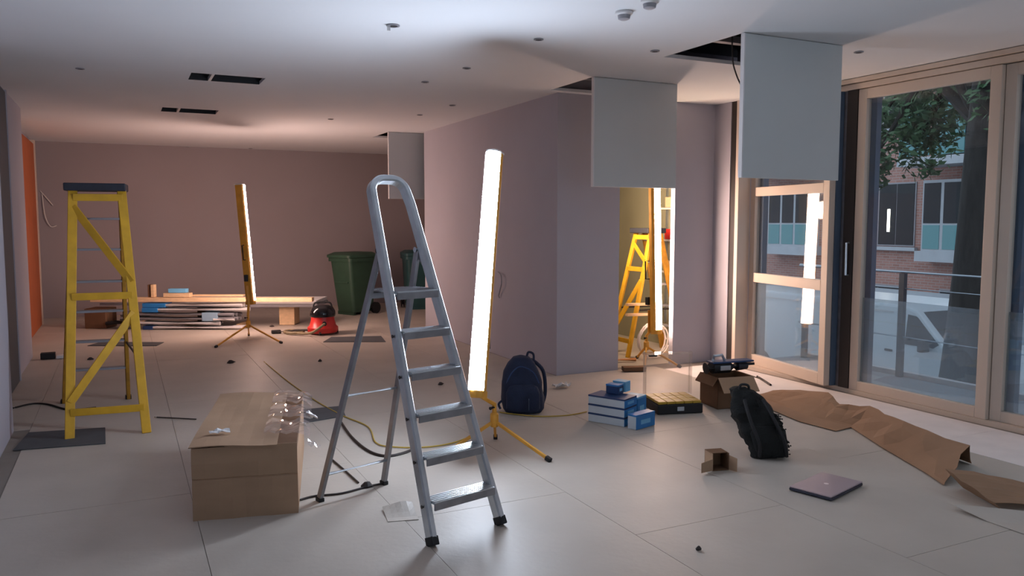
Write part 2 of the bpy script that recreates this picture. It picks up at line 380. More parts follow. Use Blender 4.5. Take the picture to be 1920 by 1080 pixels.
# ------------------------------------------------------------------ ceiling hatches and fittings
def hatch(x0, x1, y, z0, label):
    r = thing('ceiling_hatch_door', label, 'hatch door', (x0, y, z0), 'hanging hatch doors')
    MB().bb(x0, x1, y-.016, y+.016, z0, CEIL-.004).build('door_panel', M_panel, r, bevel=.003)
    MB().bb(x0-.012, x0-.001, y-.018, y+.018, z0, CEIL-.004).build('edge_strip', M_white, r)
    for xx in (x0+.15, x1-.15):
        MB().cyl((xx-.04, y-.002, CEIL-.003), (xx+.04, y-.002, CEIL-.003), .008).build('hinge', M_steel, r, smooth=True)
hatch(3.92, 4.85, 4.385, 1.905, 'white hatch door hanging nearest to the window, with dark opening behind')
hatch(3.88, 4.80, 6.285, 1.915, 'white hatch door hanging in front of the doorway')
hatch(3.55, 4.45, 11.40, 1.93, 'white hatch door hanging at the far end, partly behind the block wall')
for i, h in enumerate((holes[3], holes[4])):
    a, b, c_, d = h
    r = thing('ceiling_cassette', ('open ceiling cassette recess nearer to the camera', 'open ceiling cassette recess farther away')[i], 'ceiling recess', (a, c_, CEIL), 'ceiling recesses')
    m = MB()
    MB().bb(a, b, c_, c_+.012, CEIL, CEIL+.14).build('side_plate', M_black, r)
    MB().bb(a, b, d-.012, d, CEIL, CEIL+.14).build('side_plate', M_black, r)
    MB().bb(a, b, c_, d, CEIL+.14, CEIL+.15).build('back_plate', M_black, r)
    MB().bb(a+.17, a+.195, c_, d, CEIL+.0, CEIL+.03).build('cross_bar', M_white, r)
    MB().bb(a+.04, a+.11, c_+.08, c_+.2, CEIL+.05, CEIL+.12).build('bracket', M_greyp, r)
    for k in range(4):
        MB().bb(a+.22, b-.02, c_+.05+k*.075, c_+.07+k*.075, CEIL+.06, CEIL+.10).build('fin', M_blue_d, r)
def downlight(x, y, rad, label, hang=False):
    r = thing('ceiling_spot', label, 'ceiling fitting', (x, y, CEIL), 'small ceiling spots')
    MB().lathe([(rad, CEIL-.002), (rad, CEIL-.008), (rad*.7, CEIL-.008), (rad*.65, CEIL-.001)], (x, y, 0), 16).build('rim', M_greyp, r, smooth=True)
    MB().lathe([(rad*.68, CEIL-.006), (rad*.6, CEIL-.0015)], (x, y, 0), 16).build('lens', M_black, r)
    if hang:
        MB().box((x-.03, y, CEIL-.02), (.02, .012, .04)).build('clip', M_white, r)
spots = [((1.671, 5.241), .045, 'small spot with a bright clip above the aluminium ladder', True)]
for (x, y), rd, lb, hg in spots: downlight(x, y, rd, lb, hg)
def on_ceil(px, py):
    u, v = (px-960)/F_PX, (540-py)/F_PX; cp, sp = math.cos(PITCH), math.sin(PITCH); cy, sy = math.cos(YAW), math.sin(YAW)
    X, Y, Z = u, cp+v*sp, -sp+v*cp; d = (X*cy+Y*sy, -X*sy+Y*cy, Z); t = (CEIL-CAM_H)/d[2]; return d[0]*t, d[1]*t
tiny = [(1228, 95, 'between the two nearest hatches'), (620, 223, 'above the red vacuum'), (787, 215, 'left of the block wall corner'),
        (848, 197, 'above the left edge of the block wall'), (797, 153, 'over the middle of the room'), (875, 127, 'behind the bright lamp'),
        (1010, 73, 'in front of the middle hatch'), (1610, 97, 'right of the nearest hatch door'), (352, 275, 'close to the far wall on the left'), (470, 278, 'close to the far wall behind the far lamp'), (150,128,'farthest left in the pale ceiling')]
for px, py, lb in tiny:
    x, y = on_ceil(px, py); downlight(x, y, .035, 'tiny ceiling spot '+lb)
# smoke detectors
for x, y, lb in ((2.861, 4.285, 'white smoke detector farther from the camera'), (2.85, 4.0, 'grey round detector at the top edge of the photograph')):
    r = thing('smoke_detector', lb, 'detector', (x, y, CEIL), 'round ceiling detectors')
    MB().lathe([(.055, CEIL-.001), (.055, CEIL-.015), (.042, CEIL-.022), (.0, CEIL-.022)][:3], (x, y, 0), 20).build('base', M_white, r, smooth=True)
    MB().lathe([(.040, CEIL-.022), (.036, CEIL-.045), (.02, CEIL-.052)], (x, y, 0), 20).build('sensor', M_greyp, r, smooth=True)
tag(MB().tube(smooth_path([(4.30, 4.95, 3.3), (4.31, 4.95, 2.9), (4.35, 4.95, 2.75), (4.42, 4.93, 2.62), (4.50, 4.92, 2.56), (4.56, 4.9, 2.57)]), .006, 6).build('hanging_cable', M_cabk, smooth=True), 'thin dark cable dangling from the nearest ceiling hatch', 'cable')
tag(MB().tube(smooth_path([(-1.177, 15.19, 2.10), (-1.10, 15.17, 2.0), (-1.0, 15.17, 1.86)]), .008, 6).build('wall_cable', M_cabw, smooth=True), 'short white cable end on the far wall', 'cable')
tag(MB().tube(smooth_path([(-1.15, 15.19, 2.05), (-1.12, 15.16, 1.7), (-1.05, 15.16, 1.52), (-.96, 15.17, 1.53)]), .008, 6).build('wall_cable', M_cabw, smooth=True), 'longer looping white cable on the far wall', 'cable')
tag(MB().tube(smooth_path([(4.01, 8.62, 1.0), (3.99, 8.5, .97), (3.98, 8.46, .88), (3.99, 8.52, .80), (4.0, 8.58, .72), (3.99, 8.54, .70)]), .007, 6).build('wall_cable', M_greyp, smooth=True), 'grey cable tail poking out of the block wall', 'cable')

# ------------------------------------------------------------------ aluminium step ladder
def alu_ladder():
    FL, FR, RL, RR = V((1.325, 3.613, 0)), V((1.746, 3.717, 0)), V((.966, 4.501, 0)), V((1.384, 4.63, 0))
    c0 = (FL+FR)/2; zt = 1.835; lean = V((-.097, .405, 1.0)); ax = (FR-FL).normalized()
    def rail(side, z):           # -1 left, 1 right
        hw = .217+(.112-.217)*z/zt; return c0+lean*z+ax*hw*side
    r = thing('aluminium_stepladder', 'silver aluminium stepladder with a tall hoop standing in the foreground', 'ladder', (c0.x, c0.y, 0))
    nrm = lean.normalized().cross(ax).normalized()
    if nrm.y > 0: nrm = -nrm
    # side rails and rounded hoop, one bent profile
    path = [rail(-1, .03)]+[rail(-1, z) for z in (.5, 1.0, 1.5, zt-.14)]
    tl, tr = rail(-1, zt), rail(1, zt); R = .085
    a0 = rail(-1, zt-.10); dn = (a0-tl).normalized()
    for k in range(1, 8):
        t = k/8*math.pi/2; path.append(tl+ax*R*(1-math.cos(t))+dn*R*(1-math.sin(t)))
    path.append(tl+ax*R); path.append(tr-ax*R)
    for k in range(1, 8):
        t = k/8*math.pi/2; path.append(tr-ax*R*(1-math.sin(t))+dn*R*(1-math.cos(t)))
    path += [rail(1, z) for z in (zt-.14, 1.5, 1.0, .5, .03)]
    rings = []
    for i, p in enumerate(path):
        t = (path[min(i+1, len(path)-1)]-path[max(i-1, 0)]).normalized(); sd = t.cross(nrm).normalized()
        wI, dI, ch = .019, .032, .008
        prof = [(-wI, -dI+ch), (-wI+ch, -dI), (wI-ch, -dI), (wI, -dI+ch), (wI, dI-ch), (wI-ch, dI), (-wI+ch, dI), (-wI, dI-ch)]
        rings.append([p+sd*a+nrm*b for a, b in prof])
    MB().loft(rings).build('hoop_rail', M_alu, r)
    fwd = V((nrm.x, nrm.y, 0)).normalized()
    Rm = Matrix((ax, -fwd, V((0, 0, 1)))).transposed()
    pz = 1.22
    for k in range(1, 6):
        z = pz*k/6; L, Q = rail(-1, z), rail(1, z); c = (L+Q)/2+fwd*.012; wd = (Q-L).length-.03
        st = MB().box(c, (wd, .105, .012), Rm).build('tread', M_tread, r, bevel=.002)
        MB().box(c+fwd*.05-V((0, 0, .018)), (wd, .008, .036), Rm).build('tread_lip', M_alu_dull, st)
        MB().box(c-fwd*.05-V((0, 0, .018)), (wd, .008, .036), Rm).build('tread_lip', M_alu_dull, st)
        for j in range(5): MB().box(c+fwd*(-.04+.02*j)+V((0, 0, .0075)), (wd, .006, .003), Rm).build('tread_rib', M_tread, st)
        for sd, p in ((-1, L), (1, Q)): MB().cyl(p+ax*sd*.016+fwd*.01-V((0, 0, .02)), p+ax*sd*.028+fwd*.01-V((0, 0, .02)), .010).build('rivet', M_dark if sd < 0 else M_steel, r)
    # platform
    L, Q = rail(-1, pz), rail(1, pz); wd = (Q-L).length-.034; c = (L+Q)/2-fwd*.07
    pl = MB().box(c, (wd, .27, .014), Rm).build('platform', M_alu, r, bevel=.003)
    for s in (-1, 1): MB().box(c+fwd*.13*s-V((0, 0, .018)), (wd, .012, .036), Rm).build('platform_lip', M_alu_dull, pl)
    for j in range(9): MB().box(c+fwd*(-.11+.0275*j)+V((0, 0, .0085)), (wd, .008, .003), Rm).build('platform_rib', M_alu_dull, pl)
    # rear frame
    tz = 1.44; T = {}
    for s, B in ((-1, RL), (1, RR)):
        top = rail(s, tz)-fwd*.04-ax*s*.012; T[s] = (B, top)
        MB().beam(B+V((0, 0, .02)), top, .022, .042, up=-fwd).build('rear_leg', M_alu_dull, r, bevel=.003)
        MB().cyl(top-ax*.02, top+ax*.02, .016).build('pivot', M_steel if s > 0 else M_dark, r, smooth=True)
        MB().beam(top+V((0, 0, -.02)), rail(s, tz-.16), .006, .03, up=-fwd).build('hinge_plate', M_black if s < 0 else M_alu_dull, r)
        MB().box(B+V((0, 0, .012)), (.034, .05, .024), Rm).build('rubber_foot', M_black, r, bevel=.004)
        d = (rail(s, .06)-rail(s, 0)).normalized()
        MB().beam(rail(s, 0)+V((0, 0, .004)), rail(s, .045), .042, .064, up=-fwd).build('rubber_foot', M_black, r, bevel=.004)
    for z in (.16, .62):
        a = T[-1][0].lerp(T[-1][1], z/tz); b = T[1][0].lerp(T[1][1], z/tz)
        MB().cyl(a, b, .009).build('rear_brace', M_alu, r, smooth=True)
    a = T[1][0].lerp(T[1][1], .47/tz); b = rail(1, .45)-fwd*.02
    a2 = T[-1][0].lerp(T[-1][1], pz/tz)
    MB().beam(a2-V((0, 0, .03)), T[1][0].lerp(T[1][1], pz/tz)-V((0, 0, .03)), .015, .03).build('platform_stay', M_alu_dull, r)
alu_ladder()

# ------------------------------------------------------------------ yellow timber-look ladders
def yellow_ladder(FA, FB, BA, BB, top, label, tread_grey=True, g='yellow stepladders'):
    """FA FB: feet of the braced frame; BA BB: feet of the tread frame; top = (left,right) at cap height"""
    FA, FB, BA, BB, TL, TR = [V(p) for p in (FA, FB, BA, BB, top[0], top[1])]
    r = thing('yellow_stepladder', label, 'ladder', ((FA+BB)/2), g)
    back = ((BA+BB)-(FA+FB)); back.z = 0; back.normalize(); ax = (TR-TL).normalized()
    up = back
    tA, tB = TL-back*.06, TR-back*.06; uA, uB = TL+back*.06, TR+back*.06
    for p, q in ((FA, tA), (FB, tB)): MB().beam(p+V((0, 0, .0)), q, .065, .03, up=up).build('front_stile', M_yel, r, bevel=.004)
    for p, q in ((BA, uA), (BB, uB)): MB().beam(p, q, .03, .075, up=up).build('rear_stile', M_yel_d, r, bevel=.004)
    def fa(z): return FA.lerp(tA, z/TL.z)
    def fb(z): return FB.lerp(tB, z/TL.z)
    def ba(z): return BA.lerp(uA, z/TL.z)
    def bb(z): return BB.lerp(uB, z/TL.z)
    for z in (.19, 1.03, TL.z-.05): MB().beam(fa(z)-back*.018, fb(z)-back*.018, .012, .055).build('cross_rail', M_yel, r, bevel=.003)
    MB().beam(fa(TL.z-.12)-back*.012, fb(1.13)-back*.012, .012, .06).build('diagonal_brace', M_yel, r, bevel=.003)
    MB().beam(fb(.90)-back*.012, fa(.26)-back*.012, .012, .06).build('diagonal_brace', M_yel, r, bevel=.003)
    for z in [q for q in (.31, .57, .84, 1.10, 1.37, 1.62) if q < TL.z-.08]: 
        c = (ba(z)+bb(z))/2; wd = (bb(z)-ba(z)).length-.02
        Rm = Matrix((ax, V((-ax.y, ax.x, 0)), V((0, 0, 1)))).transposed()
        MB().box(c, (wd, .085, .018), Rm).build('tread', M_greyp if tread_grey else M_yel, r, bevel=.003)
    c = (TL+TR)/2
    Rm = Matrix((ax, V((-ax.y, ax.x, 0)), V((0, 0, 1)))).transposed()
    MB().box(c+V((0, 0, .03)), ((TR-TL).length+.09, .26, .06), Rm).build('top_cap', M_navycap, r, bevel=.008)
    MB().beam(ba(.55), fa(.55), .008, .02).build('spreader_bar', M_dark, r); MB().beam(bb(.55), fb(.55), .008, .02).build('spreader_bar', M_dark, r)
    for p in (BA, BB): MB().box(p+V((0, 0, .015)), (.05, .08, .03)).build('foot', M_black, r, bevel=.004)
yellow_ladder((-.40, 6.62, 0), (.115, 6.57, 0), (-.515, 8.0, 0), (.0, 7.94, 0), ((-.335, 7.15, 1.835), (.005, 7.12, 1.835)), 'yellow stepladder with dark cap standing on a grey mat at left')
yellow_ladder((5.30, 8.2, 0), (5.30, 7.78, 0), (6.12, 8.2, 0), (6.12, 7.78, 0), ((5.71, 8.14, 1.46), (5.71, 7.84, 1.46)), 'brightly lit yellow stepladder seen through the doorway')

# ------------------------------------------------------------------ tripod fluorescent lamps
def tripod_lamp(bot, top, az, hub, feet, emit, label, name_mat, flange=.064, bulge=1.1):
    bot, top, hub = V(bot), V(top), V(hub); a = (top-bot).normalized()
    n = V((math.cos(math.radians(az)), math.sin(math.radians(az)), 0)); n = (n-a*n.dot(a)).normalized(); s = a.cross(n).normalized()
    r = thing('tripod_worklight', label, 'work light', (hub.x, hub.y, 0), 'tripod fluorescent work lights')
    em = mat(name_mat, 'f4f4f4', .4, emit=emit)
    def ring(p, prof): return [p+s*x+n*y for x, y in prof]
    R = .058
    half = [(R*math.cos(t), R*math.sin(t)*bulge) for t in [math.pi*k/12 for k in range(13)]]
    MB().loft([ring(bot, half), ring(top, half)]).build('diffuser', em, r, smooth=True)
    hp = [(-flange, .068*flange-.0004), (-flange, -.03), (-.045, -.06), (.045, -.06), (flange, -.03), (flange, .068*flange-.0004)]
    hs = MB().loft([ring(bot-a*.02, hp), ring(top+a*.0, hp)]).build('housing', M_lampy, r)
    capp = [(-.056, -.055), (.056, -.055), (.056, .02), (.03, .06), (-.03, .06), (-.056, .02)]
    MB().loft([ring(top+a*.002, capp), ring(top+a*.014, capp)]).build('end_cap', M_white, r)
    MB().loft([ring(bot-a*.05, capp), ring(bot-a*.002, capp)]).build('end_cap', M_lampy, r)
    L = (top-bot).length
    arc = [(R*1.06*math.cos(t), R*(bulge+.07)*math.sin(t)) for t in [math.pi*k/10 for k in range(11)]]
    for q in (.19, .42, .62, .81):
        MB().tube([bot+a*L*q+s*x+n*y for x, y in arc], .003, 5).build('guard_wire', M_dark, r)
    # handle, switch and knobs on the back
    hb = bot.lerp(top, .42)-n*.06
    MB().tube([hb+a*.1, hb+a*.1-n*.05, hb-a*.1-n*.05, hb-a*.1], .008).build('carry_handle', M_black, r, smooth=True)
    MB().box(bot.lerp(top, .2)-n*.085, (.05, .05, .09)).build('switch_box', M_black, r, bevel=.006)
    low = bot-n*.06-a*.04
    MB().tube([low+a*.25-n*.015, low-n*.02, V((hub.x, hub.y, max(hub.z+.12, .25))), hub], .017, 10).build('post', M_lampy, r, smooth=True)
    MB().lathe([(.026, hub.z-.04), (.03, hub.z-.03), (.03, hub.z+.05), (.02, hub.z+.06)], (hub.x, hub.y, 0), 16).build('hub_collar', M_lampy, r, smooth=True)
    MB().cyl(hub+V((0, 0, .1)), hub+V((-.045, -.03, .1)), .012).build('clamp_knob', M_black, r, smooth=True)
    for f in feet:
        f = V((*f, .015)); lg = MB().beam(hub, f, .018, .022).build('leg', M_lampy, r, bevel=.003)
        d = (f-hub).normalized(); MB().beam(f-d*.03, f+d*.015, .03, .03).build('rubber_foot', M_black, lg, bevel=.005)
    return r
tripod_lamp((2.14, 4.95, .45), (2.43, 5.29, 2.085), 218, (2.31, 5.03, .20), ((2.51, 4.59), (2.42, 5.25), (1.93, 5.02)), LAMP_COOL, 'bright white tripod work light in front of the block wall', 'tube_cool', .058)
tripod_lamp((1.555, 11.35, .52), (1.46, 11.40, 2.09), 57, (1.50, 11.27, .20), ((1.02, 10.68), (1.83, 10.68), (1.55, 11.62)), LAMP_WARM, 'far tripod work light seen from the side before the timber pile', 'tube_warm', .050, 1.5)
tripod_lamp((5.33, 7.27, .40), (5.285, 7.28, 1.975), 318, (5.25, 7.34, .20), ((5.05, 7.08), (5.44, 6.98), (5.36, 7.68)), LAMP_DOOR, 'tripod work light glowing in the doorway', 'tube_door')

# ------------------------------------------------------------------ large cardboard box
def big_box():
    a = math.atan2(4.366-4.486, .819-.287); c0 = V((.287, 4.486, 0)); T = rotz(a, c0); W, D, Hh = .545, 1.36, .395
    r = thing('cardboard_box', 'large brown cardboard box with loose clear tape beside the silver ladder', 'box', T @ V((W/2, D/2, 0)))
    t = .006
    def jig(p): return p
    fr = MB(T)
    nx = 8; g = []
    for z, dy in ((0, .0), (.12, -.004), (.215, .0), (.222, .006), (.23, .0), (.31, -.006), (Hh, .006)):
        g.append([(W*k/nx, dy+.004*math.sin(k*1.7+z*9), z) for k in range(nx+1)])
    m = MB(T)
    m.sheet([[V(p) for p in row] for row in g]); 
    fo = m.build('front_panel', M_card, r)
    md = fo.modifiers.new('thickness', 'SOLIDIFY'); md.thickness = .006; md.offset = -1
    MB(T).bb(0, t, .008, D, 0, Hh).build('side_panel', M_card, r)
    MB(T).bb(W-t, W, .008, D, 0, Hh-.03).build('side_panel', M_card, r)
    MB(T).bb(0, W, D-t, D, 0, Hh).build('back_panel', M_card, r)
    # top flap, slightly sagging, and a second flap under clear tape on the right
    g = [[(-.01+(.45)*i/6, -.015+(D+.01)*j/10, Hh+.012+.006*math.sin(i*.9+j*.6)-.006*(i/6)) for j in range(11)] for i in range(7)]
    MB(T).sheet(g, .005).build('top_flap', M_card, r)
    g = [[(.39+(.15)*i/4, .07+(D-.12)*j/10, Hh-.012-.012*i/4+.005*math.sin(j*1.3)) for j in range(11)] for i in range(5)]
    MB(T).sheet(g, .005).build('top_flap', M_card_d, r)
    random.seed(3)
    for k in range(3):
        y0 = .12+k*.40
        g = [[(.36+.25*i/8, y0+.33*j/6+.03*math.sin(i), Hh+.028+.016*noise.noise(V((i*.7, j*.8, k*3.1)))-(.02*max(0, i-6))) for j in range(7)] for i in range(9)]
        MB(T).sheet(g).build('clear_tape', M_tape, r)
    for p in ((.60, .10, .36), (.58, .62, .41)):
        g = [[(p[0]+.07*i/4, p[1]+.06*j/4, p[2]+.04*noise.noise(V((i*.9, j*.9, p[1]*7)))-.03*i/4) for j in range(5)] for i in range(5)]
        MB(T).sheet(g).build('clear_tape', M_white if p[1] > .5 else M_tape, r)
    return T, Hh
TB, BH = big_box()
def scrap(name, c, sz, m, label, cat, seed=1, amp=.03, grp=None):
    g = [[V(c)+V((sz[0]*(i/5-.5), sz[1]*(j/5-.5), .012+abs(amp*noise.noise(V((i*.8+seed, j*.8, seed*2.3)))))) for j in range(6)] for i in range(6)]
    return tag(MB().sheet(g, .0015).build(name, m), label, cat, grp)
p = TB @ V((.12, .22, BH+.014)); scrap('paper_scrap', p, (.11, .04), M_white, 'small crumpled white wrapper on top of the large cardboard box', 'scrap', 2)

# ------------------------------------------------------------------ flat mats and floor bits
def flat(name, pts, th, m, label, cat, z=.002, grp=None):
    return tag(MB().prism([V((x, y, z)) for x, y in pts], (0, 0, th)).build(name, m), label, cat, grp)
flat('floor_mat', [(-.74, 6.45), (-.16, 6.36), (-.17, 6.86), (-.69, 6.95)], .006, M_mat, 'dark grey rubber mat under the front foot of the yellow ladder', 'mat', grp='grey floor mats')
flat('floor_mat', [(1.10, 6.30), (1.60, 6.42), (1.66, 6.78), (1.20, 6.80)], .006, M_mat, 'dark grey mat behind the large cardboard box', 'mat', grp='grey floor mats')
flat('floor_mat', [(-.45, 11.55), (.35, 11.15), (.45, 11.45), (-.30, 11.85)], .006, M_mat, 'grey sheet lying in front of the timber pile', 'mat', grp='grey floor mats')
flat('floor_mat', [(2.35, 10.55), (3.1, 10.2), (3.2, 10.75), (2.55, 10.95)], .006, M_mat, 'grey sheet lying in front of the red vacuum', 'mat', grp='grey floor mats')
tag(MB().bb(-.90, -.75, 10.62, 10.72, .004, .075).build('socket_box', M_black, bevel=.006), 'small black box on the floor near the left wall', 'box')
tag(MB().bb(-.74, -.64, 10.60, 10.70, .004, .04).build('packing_block', M_white, bevel=.006), 'small pale block beside the small black box', 'block')
random.seed(11)
# folded paper tear by the ladder
g = [[V((1.22+.16*i/5+.03*j/4, 4.02+.2*j/4-.04*i/5, .004+.055*max(0, j/4-.3)*(1-abs(i/5-.7)))) for j in range(5)] for i in range(6)]
tag(MB().sheet(g, .002).build('torn_paper', M_board), 'torn corner of floor paper curling up under the silver ladder', 'paper')
debris = [(430, 680, 'beside the far lamp foot'), (690, 915, 'beside the rear foot of the silver ladder'), (825, 722, 'behind the silver ladder'), (1455, 640, '')]
def on_floor(px, py, z=0.0):
    u, v = (px-960)/F_PX, (540-py)/F_PX; cp, sp = math.cos(PITCH), math.sin(PITCH); cy, sy = math.cos(YAW), math.sin(YAW)
    X, Y, Z = u, cp+v*sp, -sp+v*cp; d = (X*cy+Y*sy, -X*sy+Y*cy, Z); t = (z-CAM_H)/d[2]; return V((d[0]*t, d[1]*t, z))
for px, py, lb, sc in ((432, 681, 'beside the far lamp foot', .05), (688, 914, 'at the rear right foot of the silver ladder', .05), (826, 722, 'behind the treads of the silver ladder', .035), (510, 613, 'between the far lamp and the vacuum', .04), (600, 678, 'in the empty middle of the floor', .03), (1310, 1033, 'alone on the empty near floor', .018), (170, 675, 'behind the yellow ladder', .04)):
    p = on_floor(px, py); m = MB()
    rg = [[p+V((sc*rr*math.cos(t)*random.uniform(.6, 1.2), sc*rr*.6*math.sin(t)*random.uniform(.6, 1.2), z)) for t in [2*math.pi*k/8 for k in range(8)]] for rr, z in ((.8, .003), (1, .012), (.3, .02+sc*.3))]
    tag(m.loft(rg).build('debris_scrap', M_cabk), 'small dark scrap '+lb, 'scrap', 'floor scraps')
p = on_floor(1053, 728); scrap('paper_scrap', p, (.16, .1), M_white, 'crumpled white tissue on the floor right of the blue backpack', 'scrap', 5, .09)

# cables on the floor
def cable(pts, rad, m, label, z=.008):
    P = [on_floor(a, b, z) for a, b in pts]
    return tag(MB().tube(smooth_path(P), rad, 6).build('floor_cable', m, smooth=True), label, 'cable', 'floor cables')
cable([(640, 792), (660, 820), (690, 845), (722, 855), (755, 850), (785, 838)], .010, M_cabk, 'thick black cable looping under the silver ladder')
cable([(495, 678), (540, 715), (590, 750), (640, 778), (690, 800), (705, 830), (740, 838), (800, 838), (850, 830), (890, 815)], .005, M_caby, 'thin yellow cable winding from the far lamp to the bright lamp')
cable([(930, 772), (1000, 780), (1060, 779), (1100, 772)], .005, M_caby, 'yellow cable running from the bright lamp behind the blue boxes')
cable([(560, 938), (590, 930), (640, 925), (690, 912), (720, 906)], .006, M_cabk, 'black cord between the cardboard box and the silver ladder')
cable([(25, 765), (60, 757), (90, 758), (130, 768), (180, 764)], .008, M_cabk, 'dark cable on the floor behind the yellow ladder foot')
cable([(290, 782), (330, 784), (368, 786)], .005, M_cabk, 'thin dark cord meeting the back of the cardboard box')
cable([(615, 855), (650, 885), (672, 905)], .006, M_cabk, 'dark cord tail between the rear feet of the silver ladder')
cable([(1420, 706), (1445, 722)], .012, M_cabk, 'short dark rod on the floor beside the tool carton')

# ------------------------------------------------------------------ timber and conduit pile by the far wall
AX = V((math.cos(YAW), -math.sin(YAW), 0)); AD = V((math.sin(YAW), math.cos(YAW), 0))
def pile(px, z, d=0.0): return AX*((px-960)/1500*11.73)+AD*(11.73+d)+V((0, 0, z))
def barp(name, x0, x1, z0, z1, depth, d0, m, label, cat, grp, drop=0.0):
    p, q = pile(x0, (z0+z1)/2, d0+depth/2), pile(x1, (z0+z1)/2-drop, d0+depth/2)
    return tag(MB().beam(p, q, depth, z1-z0).build(name, m, bevel=.004), label, cat, grp)
def bundle(x0, x1, z0, z1, d0, n, m, label, band=None, bandm=None):
    r = thing('conduit_bundle', label, 'pipe bundle', pile((x0+x1)/2, z0, d0), 'pipe bundles in the pile')
    rad = (z1-z0)/2 if n <= 4 else (z1-z0)/4
    for k in range(n):
        row, col = divmod(k, max(1, (n if n <= 4 else n//2)))
        z = z0+rad+row*2*rad
        MB().cyl(pile(x0+random.uniform(-6, 6), z, d0+rad+col*2*rad), pile(x1+random.uniform(-6, 6), z, d0+rad+col*2*rad), rad*.96, n=8).build('pipe', m, r, smooth=True)
    if band:
        a, b = band; w_ = (n if n <= 4 else n//2)*2*rad
        MB().beam(pile(a, (z0+z1)/2, d0+w_/2), pile(b, (z0+z1)/2, d0+w_/2), w_+.008, z1-z0+.002).build('wrap', bandm, r, bevel=.006)
for x in (225, 330, 430): barp('bearer', x-3, x+3, .004, .055, .45, .27, M_wood, 'short timber bearer under the pile, %s' % {225: 'at its left end', 330: 'in the middle', 430: 'at its right end'}[x], 'timber', 'bearers of the pile')
bundle(262, 450, .004, .055, .0, 4, M_white, 'white pipes lowest at the front of the pile', (262, 281), M_blue_d)
bundle(256, 402, .058, .12, .03, 4, M_white, 'white pipes second from the floor in the pile')
bundle(215, 436, .125, .25, .05, 8, M_greyp, 'grey pipe bundle with a pale blue wrap in the pile', (372, 402), mat('wrap_paleblue', '7f98ab', .5))
bundle(400, 436, .13, .17, -.005, 1, M_white, 'short white pipe at the right end of the pile')
bundle(258, 455, .255, .32, .06, 4, M_white, 'white pipes with a blue wrap, lower of the two', (258, 288), M_blue)
bundle(258, 452, .325, .385, .08, 4, M_white, 'white pipes with a blue wrap, upper of the two', (258, 302), M_blue)
bundle(195, 242, .06, .12, .02, 4, M_black, 'short black pipes at the left end of the pile')
barp('plasterboard_sheet', 300, 582, .30, .345, .7, .36, M_greyp, 'lower grey board at the back of the pile', 'board', 'boards in the pile')
barp('plasterboard_sheet', 300, 580, .35, .40, .7, .36, M_white, 'upper pale board at the back of the pile', 'board', 'boards in the pile')
barp('support_block', 345, 375, .06, .298, .5, .42, M_card_d, 'brown carton holding up the boards of the pile', 'box', None)
barp('support_block', 500, 530, .004, .298, .3, .55, M_wood, 'timber trestle block under the right end of the boards', 'block', None)
barp('timber_plank', 158, 580, .405, .47, .12, .10, M_wood, 'longest pale timber plank on top of the pile', 'plank', 'planks on the pile')
barp('timber_plank', 345, 443, .475, .50, .10, .24, M_wood, 'thin short plank lying on top of the pile', 'plank', 'planks on the pile')
barp('timber_offcut', 266, 272, .475, .66, .09, .14, M_card_d, 'dark upright offcut on top of the pile', 'offcut', 'offcuts on the pile')
barp('timber_offcut', 273, 279, .475, .66, .09, .12, M_wood, 'pale upright offcut on top of the pile', 'offcut', 'offcuts on the pile')
barp('wall_box', 297, 347, .475, .535, .12, .11, M_wood, 'pale flat block under the small blue packet', 'block', None)
barp('blue_packet', 306, 340, .54, .60, .10, .12, M_blue_l, 'small bright blue packet on top of the pile', 'packet', None)
barp('carton', 145, 185, .004, .30, .34, .12, M_card_d, 'brown carton behind the left end of the pile', 'box', None)
barp('pipe_offcut', 168, 235, .34, .375, .05, .22, M_greyp, 'grey conduit sticking out left from the pile', 'pipe', None)

# ------------------------------------------------------------------ red vacuum cleaner
def vacuum():
    c = V((2.53, 11.36, 0)); r = thing('vacuum_cleaner', 'red and black round tub vacuum cleaner with its hose', 'vacuum', c)
    MB().lathe([(.205, .03), (.215, .05), (.215, .10), (.185, .13), (.165, .20), (.16, .255)], c, 28).build('tub', M_red, r, smooth=True)
    MB().lathe([(.175, .255), (.18, .275), (.175, .33), (.145, .385), (.09, .41), (.03, .415)], c, 28).build('motor_head', M_blackgloss, r, smooth=True)
    MB().tube(smooth_path([c+V((-.12, .05, .36)), c+V((-.09, .04, .45)), c+V((.09, -.04, .45)), c+V((.12, -.05, .36))]), .012).build('handle', M_black, r, smooth=True)
    for a in range(4):
        t = math.radians(45+90*a+20); q = c+V((.2*math.cos(t), .2*math.sin(t), .035))
        MB().cyl(q+V((-.012, 0, 0)), q+V((.012, 0, 0)), .033, n=14).build('wheel', M_black, r, smooth=True)
    MB().cyl(c+V((-.02, -.19, .17)), c+V((-.03, -.235, .17)), .03, n=14).build('hose_socket', M_black, r, smooth=True)
    hp = [c+V((-.03, -.23, .17)), c+V((-.12, -.28, .12)), c+V((-.22, -.2, .05)), c+V((-.38, .02, .03)), c+V((-.5, .22, .03)), c+V((-.40, .36, .03)), c+V((-.24, .22, .03)), c+V((-.32, .0, .035)), c+V((-.5, .05, .03))]
    MB().tube(smooth_path(hp, 8), .019, 8).build('hose', M_hose, r, smooth=True)
    MB().tube([c+V((-.62, .30, .02)), c+V((-.36, .12, .06)), c+V((-.2, .02, .065))], .016).build('wand', M_dark, r, smooth=True)
    MB().box(c+V((-.60, .30, .028)), (.13, .07, .05)).build('floor_head', M_black, r, bevel=.01)
vacuum()
